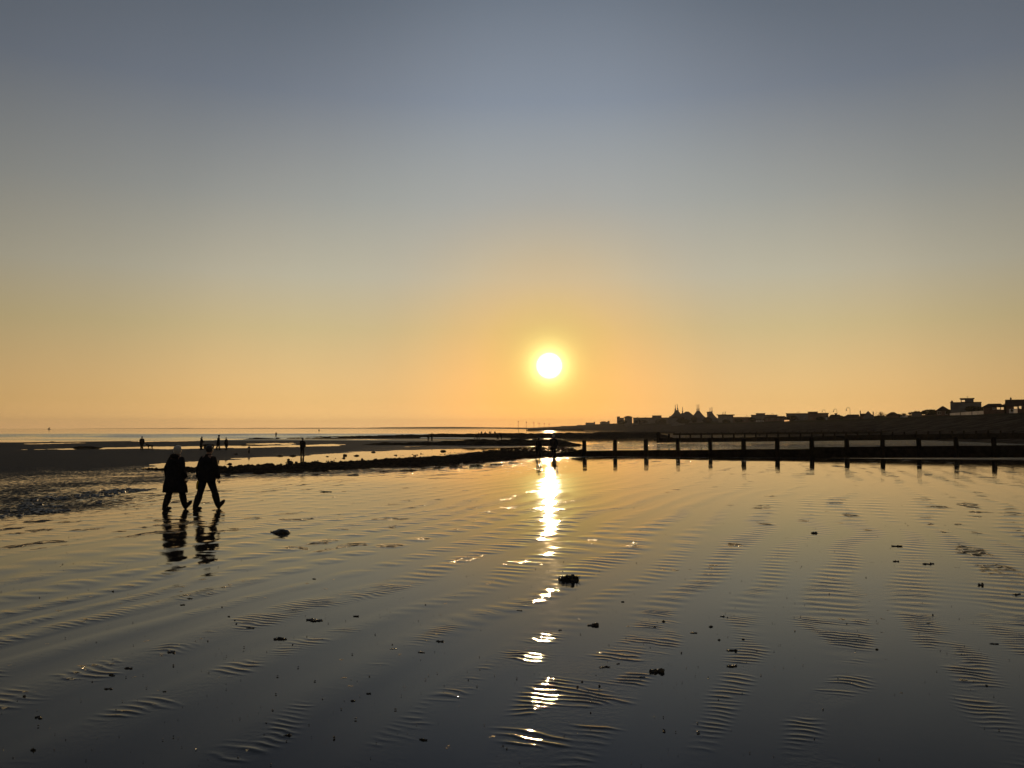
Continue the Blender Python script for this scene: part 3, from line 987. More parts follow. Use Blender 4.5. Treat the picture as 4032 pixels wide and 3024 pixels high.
# ------------------------------------------------------------------ timber groynes
def groyne(label, P0, P1, n, post_top, plank_top, bottom, post_w, step=None, worn=1.0, seed=0, extend=0, endpost=None):
    rng = random.Random(seed)
    P0, P1 = Vector(P0), Vector(P1)
    root = empty('groyne', (P0.x, P0.y, 0), 0, label, 'groyne', 'timber groynes across the beach')
    d = (P1 - P0); d.z = 0
    L = d.length; d.normalize(); nrm = Vector((-d.y, d.x, 0))
    step_n = step if step is not None else 999
    for i in range(n + 1 + extend):
        t = i / n
        base = d * (L * t)
        zt = post_top[0] + (post_top[1] - post_top[0]) * t + rng.uniform(-.06, .05) * worn
        zb = bottom[0] + (bottom[1] - bottom[0]) * t
        bm = bmesh.new()
        w = post_w * rng.uniform(.92, 1.1)
        lean = Vector((rng.uniform(-.03, .03), rng.uniform(-.02, .02), 0))
        tube(bm, [base + Vector((0, 0, zb)), base + lean * .5 + Vector((0, 0, zb + .7 * (zt - zb))), base + lean + Vector((0, 0, zt - .07)), base + lean + Vector((0, 0, zt))],
             [(w * .72, w * .72), (w * .70, w * .70), (w * .66, w * .66), (w * rng.uniform(.45, .58), w * .5)], 6, nrm)
        for v in bm.verts:
            v.co += Vector((rng.uniform(-1, 1), rng.uniform(-1, 1), 0)) * w * .06
        bmobj('post', bm, M['timber'], root)
        if i < n + extend:
            t1 = (i + 1) / n
            bm = bmesh.new()
            za = plank_top[0] + (plank_top[1] - plank_top[0]) * t
            zc = plank_top[0] + (plank_top[1] - plank_top[0]) * t1
            if i >= step_n: za += .14; zc += .14
            zb0 = zb; zb1 = bottom[0] + (bottom[1] - bottom[0]) * t1
            rows = 4
            a = d * (L * t + post_w * .3); b = d * (L * t1 - post_w * .3)
            for k in range(rows):
                f0, f1 = k / rows, (k + 1) / rows - .003
                o0 = nrm * (.05 + rng.uniform(-.015, .015)); o1 = o0 + nrm * .09
                za0, za1 = zb0 + (za - zb0) * f0, zb0 + (za - zb0) * f1
                zc0, zc1 = zb1 + (zc - zb1) * f0, zb1 + (zc - zb1) * f1
                if k == rows - 1:
                    za1 += rng.uniform(-.025, .025); zc1 += rng.uniform(-.025, .025)
                vs = [bm.verts.new(q) for q in (a + o0 + Vector((0, 0, za0)), b + o0 + Vector((0, 0, zc0)), b + o1 + Vector((0, 0, zc0)), a + o1 + Vector((0, 0, za0)),
                                                a + o0 + Vector((0, 0, za1)), b + o0 + Vector((0, 0, zc1)), b + o1 + Vector((0, 0, zc1)), a + o1 + Vector((0, 0, za1)))]
                for f in ((3, 2, 1, 0), (4, 5, 6, 7), (0, 1, 5, 4), (1, 2, 6, 5), (2, 3, 7, 6), (3, 0, 4, 7)):
                    bm.faces.new([vs[q] for q in f])
            bmobj('plank', bm, M['timber'], root)
    if endpost:
        bm = bmesh.new()
        zt = endpost
        tube(bm, [(0, 0, bottom[0]), (0, 0, zt - .55), (0, 0, zt - .5), (0, 0, zt - .12), (0, 0, zt)], [.34, .34, .40, .36, .12], 10)
        bmobj('end_post', bm, M['timber'], root)
        bm = bmesh.new()
        box(bm, -.85, 1.1, -.1, .1, zt - 1.55, zt - 1.38)
        bmobj('cross_beam', bm, M['timber'], root)
    return root


def groyne_from_px(label, x0, d0, x1, d1, n, posts, planks, bots, post_w, **kw):
    P0 = (xat(x0, d0), d0, 0); P1 = (xat(x1, d1), d1, 0)
    return groyne(label, P0, P1, n, (zat(posts[0], d0), zat(posts[1], d1)), (zat(planks[0], d0), zat(planks[1], d1)),
                  (zat(bots[0], d0), zat(bots[1], d1)), post_w, **kw)


groyne_from_px('near dark timber groyne with tall posts mirrored in the wet sand', 2300, 68, 3912, 60.5, 12, (1732, 1720), (1775, 1762), (1806, 1802),
               .245, step=7, extend=3, seed=1)
# short planked end without posts, half buried
bm = bmesh.new()
xa, xb = xat(2205, 68.6), xat(2302, 68.1)
tube(bm, [(xa, 68.7, zat(1802, 68)), ((xa + xb) / 2, 68.4, zat(1796, 68)), (xb, 68.15, zat(1791, 68))], [(.10, .25), (.10, .36), (.10, .52)], 8, Vector((0, 0, 1)))
tag(bmobj('buried_timber', bm, M['timber']), 'half buried rotten timber at the seaward end of the near groyne', 'timber')
groyne_from_px('middle timber groyne ending in a stout capped post', 2592, 150, 3700, 141, 25, (1709, 1697), (1726, 1712), (1743, 1731), .2,
               step=17, extend=9, seed=2, endpost=zat(1701, 150))
groyne_from_px('far low timber groyne just behind the middle one', 2652, 262, 3620, 245, 34, (1703, 1690), (1706.5, 1697), (1713, 1706), .2, extend=14, seed=3)
groyne_from_px('distant groyne climbing the shingle below the houses', 3330, 330, 3900, 285, 22, (1692, 1668), (1694, 1672), (1700, 1680), .2, extend=4, seed=4)


# ------------------------------------------------------------------ people
def skin_mesh(verts, edges, radii, roots, sub=1):
    me = bpy.data.meshes.new('body')
    me.from_pydata([tuple(v) for v in verts], edges, [])
    o = bpy.data.objects.new('tmp', me)
    COL.objects.link(o)
    md = o.modifiers.new('skin', 'SKIN')
    md.use_smooth_shade = True
    sv = me.skin_vertices[0].data
    for i, r in enumerate(radii):
        sv[i].radius = (r, r) if isinstance(r, (int, float)) else r
        sv[i].use_root = i in roots
    s = o.modifiers.new('sub', 'SUBSURF'); s.levels = sub; s.render_levels = sub
    bpy.context.view_layer.update()
    dg = bpy.context.evaluated_depsgraph_get()
    out = bpy.data.meshes.new_from_object(o.evaluated_get(dg))
    bpy.data.objects.remove(o)
    return out


def person(loc, heading, label, H=1.72, legs=((-14, 6, 0), (22, 4, 34)), arms=((8, -12, 18), (8, 10, 14)), hem=.80, flare=1.0, wide=1.0, top='cloth_black', bottom='cloth_black',
           hair='hair_dark', hairlen=.0, hat=None, group=None, fingers=True, hood=False, boots=True, lean=4):
    s = H / 1.72
    root = empty('person', loc, -R(heading), label, 'person', group)
    root.scale = (s, s, s)
    ln = math.sin(R(lean))

    def body_pt(x, y, z):
        return Vector((x, y + max(0, z - .92) * ln, z))
    J = {}
    low = 9
    for sgn, (th, kn, fp) in zip((-1, 1), legs):
        hip = Vector((sgn * .095, 0, .92))
        a = R(th); b = R(th - kn)
        knee = hip + .43 * Vector((0, math.sin(a), -math.cos(a)))
        ank = knee + .41 * Vector((0, math.sin(b), -math.cos(b)))
        f = R(fp)
        fw = Vector((sgn * .12, math.cos(f), math.sin(f))).normalized(); upv = Vector((0, -math.sin(f), math.cos(f)))
        heel = ank - fw * .06 - upv * .055; ball = ank + fw * .12 - upv * .06; toe = ank + fw * .19 - upv * .055
        J[sgn] = (hip, knee, ank, heel, ball, toe, fw, upv)
        low = min(low, heel.z - .035, ball.z - .03, toe.z - .03)
    dz = Vector((0, 0, -low))
    pel = body_pt(0, 0, .95) + dz
    V, E, Rd, roots = [], [], [], []

    def add(p, r, par=None):
        V.append(Vector(p)); Rd.append(r)
        if par is not None: E.append((par, len(V) - 1))
        return len(V) - 1
    i0 = add(pel, (.15, .11)); roots.append(i0)
    i1 = add(body_pt(0, 0, 1.10) + dz, (.135, .10), i0)
    i2 = add(body_pt(0, .005, 1.28) + dz, (.155, .11), i1)
    i3 = add(body_pt(0, 0, 1.42) + dz, (.11, .085), i2)
    i4 = add(body_pt(0, .01, 1.49) + dz, .055, i3)
    i5 = add(body_pt(0, .025, 1.555) + dz, (.072, .085), i4)
    i6 = add(body_pt(0, .02, 1.63) + dz, (.078, .095), i5)
    i7 = add(body_pt(0, .012, 1.695) + dz, (.045, .055), i6)
    nose = add(body_pt(0, .135, 1.585) + dz, .012, i5)
    hc = V[i6]
    W = []
    for sgn, (ab, fl, elb) in zip((-1, 1), arms):
        sh = body_pt(sgn * .175 * (1 + (wide - 1) * .38), 0, 1.38) + dz
        js = add(sh, .058, i3)
        ua = Vector((sgn * math.sin(R(ab)), math.sin(R(fl)) * math.cos(R(ab)), -math.cos(R(fl)) * math.cos(R(ab))))
        el = sh + ua * .29
        g = fl + elb
        fa = Vector((sgn * math.sin(R(ab * .4)), math.sin(R(g)), -math.cos(R(g)))).normalized()
        wr = el + fa * .25
        je = add(el, .042, js); jw = add(wr, .027, je)
        jp = add(wr + fa * .05, (.036, .018), jw)
        W.append((sh, el, wr, fa))
        if fingers:
            side = fa.cross(Vector((sgn, 0, 0))).normalized()
            palm = wr + fa * .075
            for k in range(4):
                o = palm + side * (.027 - .018 * k)
                f0 = add(o, .0095); roots.append(f0)
                ln_f = (.068, .078, .073, .058)[k]
                f1 = add(o + fa * ln_f * .55 + Vector((-sgn * .006, 0, 0)), .0088, f0)
                add(o + fa * ln_f + Vector((-sgn * .024, 0, 0)), .007, f1)
            o = wr + fa * .03 + side * .03
            f0 = add(o, .011); roots.append(f0)
            f1 = add(o + side * .024 + fa * .03, .0095, f0)
            add(o + side * .03 + fa * .058 + Vector((-sgn * .008, 0, 0)), .0075, f1)
    for sgn in (-1, 1):
        hip, knee, ank, heel, ball, toe, fw, upv = [q + dz if i < 6 else q for i, q in enumerate(J[sgn])]
        a = add(hip, .085, i0); b = add(knee, .055, a); c = add(ank, .04, b)
        add(ball, (.042, .03), c)
    link('body', skin_mesh(V, E, Rd, set(roots)), M['skin'], root, True)
    # hair or hat
    bm = bmesh.new()
    bmesh.ops.create_uvsphere(bm, u_segments=14, v_segments=10, radius=1)
    rr = random.Random(int(loc[0] * 100))
    for v in bm.verts:
        k = 1 + rr.uniform(-.03, .05)
        x, y, z = v.co
        if y > .25 and z < .35:                 # leave the face free
            k *= .72
        k *= 1 + hairlen * 2.6 * (1 + rr.uniform(-.5, .8) * .35)
        v.co = Vector((hc.x + x * .096 * k, hc.y - .008 + y * .114 * k, hc.z + .005 + z * (.10 if z > 0 else .105 + hairlen) * k))
    bmobj('hair', bm, M[hair], root, True)
    if hat:
        bm = bmesh.new()
        z0 = hc.z + .02
        loft(bm, [(hc.x, hc.y, z0, .135, .15), (hc.x, hc.y, z0 + .012, .135, .15), (hc.x, hc.y, z0 + .02, .102, .122), (hc.x, hc.y, z0 + .08, .095, .112), (hc.x, hc.y, z0 + .105, .05, .06)], 14)
        bmobj('hat', bm, M[hat], root, True)
    # coat: torso shell, sleeves, collar
    bm = bmesh.new()
    lk = ln
    wd = wide

    def rg(z, rx, ry, oy=0.0):
        return (0, oy + max(0, z - .92) * lk, z + dz.z, rx * wd, ry)
    rings = []
    if hem < .7:
        sh_y = (J[1][1].y + J[-1][1].y) * .25
        rings += [rg(hem, .24 * flare, .215 * flare, sh_y), rg(hem + .18, .232 * flare, .20 * flare, sh_y * .6), rg(.88, .225, .175), rg(1.02, .215, .16)]
    else:
        rings += [rg(hem, .205 * flare, .15), rg(hem + .04, .215 * flare, .16), rg(1.0, .21, .152)]
    k2 = 1 / (1 + (wide - 1) * .6)
    rings += [rg(1.14, .214, .16), rg(1.26, .218, .165), rg(1.34, .205 * k2, .15), rg(1.405, .150 * k2, .115), rg(1.45, .092 / wd, .088), rg(1.495, .078 / wd, .082)]
    loft(bm, rings, 18)
    for sh, el, wr, fa in W:
        tube(bm, [sh + Vector((-.045 if sh.x > 0 else .045, 0, .05)), sh + Vector((0, 0, .01)), sh * .6 + el * .4, el, el * .5 + wr * .5, wr + fa * .005], [.03, .078, .086, .082, .074, .062], 10)
    for v in bm.verts:
        v.co += Vector((rr.uniform(-1, 1), rr.uniform(-1, 1), rr.uniform(-.6, .6))) * .006
    bmobj('coat', bm, M[top], root, True)
    if hood:
        bm = bmesh.new()
        tube(bm, [body_pt(-.13, -.03, 1.43) + dz, body_pt(-.08, -.10, 1.46) + dz, body_pt(0, -.125, 1.465) + dz, body_pt(.08, -.10, 1.46) + dz, body_pt(.13, -.03, 1.43) + dz],
             [.03, .055, .062, .055, .03], 8, Vector((0, 0, 1)))
        bmobj('hood', bm, M[top], root, True)
    # trousers
    bm = bmesh.new()
    loft(bm, [(0, 0, .80 + dz.z, .15, .115), (0, 0, .9 + dz.z, .185, .135), (0, 0, 1.02 + dz.z, .165, .125)], 14)
    for sgn in (-1, 1):
        hip, knee, ank = [q + dz for q in J[sgn][:3]]
        tube(bm, [hip + Vector((0, 0, .03)), hip * .5 + knee * .5, knee, knee * .45 + ank * .55, ank + Vector((0, 0, .03))], [(.112, .115), (.10, .106), (.080, .086), (.074, .082), (.058, .064)], 12)
    bmobj('trousers', bm, M[bottom], root, True)
    for sgn in (-1, 1):
        hip, knee, ank, heel, ball, toe = [q + dz for q in J[sgn][:6]]
        fw, upv = J[sgn][6:]
        bm = bmesh.new()
        if boots:
            kt = knee * .72 + ank * .28
            tube(bm, [kt, kt + (ank - kt) * .03, kt * .5 + ank * .5, ank + upv * .02, ank - upv * .02], [(.097, .102), (.092, .098), (.082, .092), (.066, .076), (.060, .076)], 12)
        tube(bm, [heel - fw * .012, heel + fw * .01, heel * .5 + ball * .5 + upv * .012, ball, toe - fw * .02, toe + fw * .025],
             [(.036, .036), (.050, .064), (.050, .064), (.060, .050), (.054, .042), (.030, .022)], 12, upv)
        bmobj('boot', bm, M['boot'], root, True)
    return root


def feet(px, py):
    return hit(px, py)


# the two walkers on the left
pw = feet(686, 2008)
person(pw, 30, 'white haired walker in a long dark knee length coat, left of the near pair', 1.70,
       legs=((-11, 8, 0), (20, 3, 42)), arms=((22, -14, 26), (22, -12, 30)), hem=.48, flare=1.2, wide=1.42, hair='hair_pale', hairlen=.04,
       group='pair walking across the wet sand', hood=True, lean=5)
pm = feet(811, 2007)
walker = person(pm, 30, 'bare headed walker in a dark hip length jacket, right of the near pair', 1.72,
                legs=((-15, 6, 0), (24, 4, 44)), arms=((15, -12, 12), (20, 2, 12)), hem=.78, flare=1.12, wide=1.32, top='cloth_black', bottom='cloth_navy',
                group='pair walking across the wet sand', lean=5)
# yellow bag hanging at his left hip
bm = bmesh.new()
tube(bm, [(0, 0, -.13), (0, 0, -.11), (0, 0, 0), (0, 0, .09), (0, 0, .12)], [(.03, .02), (.06, .035), (.068, .04), (.05, .03), (.02, .015)], 10)
tube(bm, [(-.04, 0, .10), (-.03, 0, .17), (0, 0, .20), (.03, 0, .17), (.04, 0, .10)], [.006] * 5, 6, Vector((0, 1, 0)))
bag = bmobj('bag', bm, M['yellow'], None, True)
bag.location = pm + Vector((-.225, .02, .66))
bag.rotation_euler = (0, .12, -R(33))
tag(bag, 'small yellow bag hanging at the left side of the bare headed walker', 'bag')

fg = 'people far out on the beach'
person(feet(558, 1772), 150, 'lone walker beside the dog, on the far left of the dark sand', 1.70, legs=((-4, 2, 0), (6, 4, 0)), arms=((10, 0, 20), (10, 5, 20)), hem=.72,
       wide=1.12, top='cloth_black', bottom='cloth_black', group=fg, fingers=False)
person(feet(792, 1770), 60, 'person in a long dark coat standing behind the low beach cart', 1.66, legs=((-3, 2, 0), (4, 2, 0)), arms=((8, 20, 40), (8, 20, 40)), hem=.30, flare=1.0,
       wide=1.0, group=fg, fingers=False, hood=True)
person(feet(859, 1771), 80, 'tall person in a brimmed hat walking past the beach cart', 1.86, legs=((-12, 8, 0), (14, 6, 10)), arms=((8, -5, 30), (8, 0, 30)), hem=.60, wide=.95,
       group=fg, fingers=False, hat='cloth_black')
person(feet(891, 1771), -70, 'shorter person in a knee length coat, right of the one with a brimmed hat', 1.58, legs=((-12, 4, 0), (12, 4, 0)), arms=((12, 0, 30), (12, 0, 30)), hem=.42, wide=1.1,
       group=fg, fingers=False)
person(feet(980, 1784), 20, 'toddler in a pale coat standing alone near the pool', .86, legs=((-3, 2, 0), (3, 2, 0)), arms=((14, 0, 15), (14, 0, 15)), hem=.62, wide=1.15, top='cloth_pale',
       bottom='cloth_grey', group=fg, fingers=False)
person(feet(1190, 1796), 15, 'lone man standing at the far edge of the long pool, mirrored in it', 1.80, legs=((-2, 1, 0), (3, 1, 0)), arms=((7, 2, 12), (8, 4, 14)), hem=.74, wide=1.12,
       top='cloth_black', bottom='cloth_black', group=fg, fingers=False)
person(feet(2120, 1800), 40, 'shorter of the couple walking by the groyne end', 1.60, legs=((-10, 4, 0), (12, 4, 10)), arms=((8, 0, 30), (8, 0, 30)), hem=.60, wide=1.05,
       group='couple at the groyne end', fingers=False, hairlen=.03)
person(feet(2181, 1803), -10, 'taller of the couple by the groyne end, dark against the sun path', 1.76, legs=((-8, 4, 0), (8, 4, 0)), arms=((12, -5, 20), (12, 0, 20)), hem=.62, wide=1.2,
       group='couple at the groyne end', fingers=False, hair='hair_pale')

far = [  # px, py feet, H, heading, swing, label
    (1686.6, 1737, 1.46, 10, 5, 'shorter figure of the far pair standing in front of the long reef'),
    (1700.5, 1737, 1.74, -20, 6, 'taller figure of the far pair standing in front of the long reef'),
    (1873.8, 1729.5, 1.66, 70, 22, 'leftmost striding figure of the distant group before the reef'),
    (1883.5, 1729.5, 1.70, 65, 18, 'second striding figure, following the leftmost of the distant group'),
    (1960.4, 1734.7, 1.74, -60, 26, 'striding figure on the right of the distant group, legs wide apart'),
    (1974.2, 1733.7, 1.72, -50, 10, 'stocky figure at the right end of the distant group before the reef'),
    (2991, 1719, 1.70, 10, 8, 'distant figure standing between the middle and far groynes'),
]
for px, py, H, hd, sw, lab in far:
    person(feet(px, py), hd, lab, H, legs=((-sw, 6, 0), (sw, 4, 0)), arms=((8, -sw * .5, 18), (8, sw * .5, 18)), hem=.74, wide=1.08, group=fg, fingers=False)
beyond = [(1895.8, 280, 1.72, 'figure beyond the reef, left of the others with only the upper body showing'),
          (1910.7, 275, 1.62, 'slim figure beyond the reef, second from left'),
          (1926.7, 282, 1.74, 'left one of two figures close together beyond the reef'),
          (1932.2, 283, 1.70, 'right one of two figures close together beyond the reef'),
          (1948.7, 280, 1.74, 'figure leaning over beyond the reef, rightmost of those there'),
          (1086.8, 245, 1.60, 'solitary figure by the water far left of the reef'),
          (2424.7, 520, 1.75, 'tiny wading figure out beyond the reef, below the far blocks')]
for px, d, H, lab in beyond:
    x = xat(px, d, 1700)
    person((x, d, gz(x, d) if d < 300 else -.85), random.uniform(-90, 90), lab, H, legs=((-8, 4, 0), (9, 4, 0)), arms=((8, -4, 18), (8, 6, 18)), hem=.7, wide=1.05, group=fg, fingers=False)


# ------------------------------------------------------------------ dogs
def dog(loc, heading, label, size=1.0):
    root = empty('dog', loc, -R(heading), label, 'dog')
    root.scale = (size, size, size)
    V = [(0, -.28, .50), (0, -.05, .50), (0, .20, .53), (0, .33, .62), (0, .42, .71), (0, .50, .70), (0, .60, .67)]
    Rd = [.085, .09, .115, .075, .075, .055, .030]
    E = [(i, i + 1) for i in range(6)]

    def add(p, r, par):
        V.append(p); Rd.append(r); E.append((par, len(V) - 1)); return len(V) - 1
    for sgn in (-1, 1):
        k = add((sgn * .07, -.30, .40), .07, 0); k = add((sgn * .075, -.24, .30), .045, k); k = add((sgn * .075, -.36, .19), .026, k); k = add((sgn * .075, -.34, .04), .024, k)
        add((sgn * .075, -.29, .02), .022, k)
        k = add((sgn * .075, .20, .40), .055, 2); k = add((sgn * .075, .18 + sgn * .05, .22), .032, k); k = add((sgn * .075, .19 + sgn * .08, .04), .024, k)
        add((sgn * .075, .25 + sgn * .08, .02), .022, k)
        e = add((sgn * .05, .40, .78), .02, 4); add((sgn * .07, .38, .81), .010, e)
    t = add((0, -.40, .52), .025, 0); t = add((0, -.50, .46), .022, t); add((0, -.56, .36), .014, t)
    me = skin_mesh([Vector(v) for v in V], E, Rd, {1})
    link('body', me, M['fur_dark'], root, True)
    bm = bmesh.new()
    tube(bm, [(0, .335, .60), (0, .35, .64)], [.082, .082], 12, Vector((0, 1, 0)), caps=False)
    bmobj('collar', bm, M['cloth_brown'], root, True)
    return root


dog(feet(590, 1771), -85, 'large dark dog standing in front of the lone walker on the far left', 1.02)
x = xat(1917, 276, 1708)
dog((x, 276, gz(x, 276)), 60, 'small dark dog among the figures beyond the reef', .8)

# pull-along beach cart next to the long-coated person
pc = feet(822, 1768)
cart = empty('beach_cart', pc, R(6), 'low dark beach cart pulled across the sand in front of the long coated person', 'cart')
bm = bmesh.new()
box(bm, -.62, .62, -.3, .3, .20, .24); box(bm, -.62, .62, -.3, -.27, .24, .62); box(bm, -.62, .62, .27, .3, .24, .62)
box(bm, -.62, -.59, -.27, .27, .24, .62); box(bm, .59, .62, -.27, .27, .24, .62)
bmobj('tub', bm, M['cloth_black'], cart)
for sx in (-1, 1):
    for sy in (-1, 1):
        bm = bmesh.new()
        tube(bm, [(sx * .42, sy * .31, .14), (sx * .42, sy * .37, .14)], [.14, .14], 16, Vector((0, 0, 1)))
        bmobj('wheel', bm, M['boot'], cart, False)
bm = bmesh.new()
tube(bm, [(-.62, 0, .3), (-.9, 0, .62), (-1.05, 0, .86)], [.015] * 3, 6, Vector((0, 1, 0)))
tube(bm, [(-1.05, -.12, .86), (-1.05, .12, .86)], [.018] * 2, 6, Vector((0, 0, 1)))
bmobj('handle', bm, M['metal'], cart)


# ------------------------------------------------------------------ navigation poles, boats, buoy
POLES = [(2041, 1658, 780, 'tallest and leftmost navigation pole standing in the sea'), (2073, 1661, 830, 'second navigation pole from the left in the sea'),
         (2102, 1662.5, 880, 'third navigation pole from the left in the sea'), (2123, 1665, 930, 'fourth navigation pole from the left, under the sun'),
         (2143, 1666.5, 980, 'fifth navigation pole from the left, under the sun'), (2162, 1668, 1030, 'rightmost and shortest navigation pole in the sea')]
for px, py, d, lab in POLES:
    x = xat(px, d, 1680)
    zt = zat(py, d)
    root = empty('navigation_pole', (x, d, -.8), 0, lab, 'pole', 'row of navigation poles in the sea')
    bm = bmesh.new()
    tube(bm, [(0, 0, -1), (0, 0, 3), (0, 0, zt + .8 - .9)], [.17, .15, .11], 8)
    bmobj('pole', bm, M['metal'], root, True)
    bm = bmesh.new()
    h = zt + .8
    tube(bm, [(0, 0, h - .95), (0, 0, h - .9), (0, 0, h - .1), (0, 0, h)], [.15, .48, .48, .2], 10)
    bmobj('topmark', bm, M['metal'], root)

d = 1500
x = xat(194, d, 1687)
boat = empty('sailing_boat', (x, d, -.8), .4, 'tiny sailing boat on the horizon at the far left', 'boat')
bm = bmesh.new()
tube(bm, [(-2.6, 0, .35), (-2, 0, .3), (0, 0, .25), (2, 0, .35), (3.1, 0, .6)], [(.5, .35), (.9, .5), (1.1, .55), (.7, .45), (.08, .2)], 10, Vector((0, 0, 1)))
bmobj('hull', bm, M['wall_render'], boat, True)
bm = bmesh.new()
v = [bm.verts.new(p) for p in ((.5, -.03, .9), (-2.2, -.03, 1.0), (.4, -.03, 4.6), (.5, .03, .9), (-2.2, .03, 1.0), (.4, .03, 4.6))]
for f in ((0, 1, 2), (5, 4, 3), (0, 3, 4, 1), (1, 4, 5, 2), (2, 5, 3, 0)): bm.faces.new([v[i] for i in f])
bmobj('sail', bm, M['cloth_brown'], boat)
bm = bmesh.new()
tube(bm, [(.55, 0, .5), (.5, 0, 4.9)], [.06, .04], 6)
bmobj('mast', bm, M['metal'], boat)
d = 900
x = xat(1256, d, 1693)
bm = bmesh.new()
tube(bm, [(0, 0, -.6), (0, 0, -.1), (0, 0, .2), (0, 0, 1.2), (0, 0, 1.25), (0, 0, 1.7)], [.5, .8, .8, .3, .42, .1], 12)
o = bmobj('buoy', bm, M['metal'], None, True)
o.location = (x, d, -.7)
tag(o, 'small dark buoy floating off the shore left of the sun', 'buoy')


# ------------------------------------------------------------------ buildings
def window_on(root, x0, x1, z0, z1, y, pane='pane_dark', mull=1):
    bm = bmesh.new()
    w = .07
    box(bm, x0, x1, y - .06, y + .05, z0, z0 + w); box(bm, x0, x1, y - .06, y + .05, z1 - w, z1)
    box(bm, x0, x0 + w, y - .06, y + .05, z0 + w, z1 - w); box(bm, x1 - w, x1, y - .06, y + .05, z0 + w, z1 - w)
    for k in range(mull):
        c = x0 + (x1 - x0) * (k + 1) / (mull + 1)
        box(bm, c - .03, c + .03, y - .05, y + .05, z0 + w, z1 - w)
    f = bmobj('window', bm, M['frame'], root)
    bm = bmesh.new()
    box(bm, x0 + w * .5, x1 - w * .5, y - .02, y + .03, z0 + w * .5, z1 - w * .5)
    bmobj('pane', bm, M[pane], f)


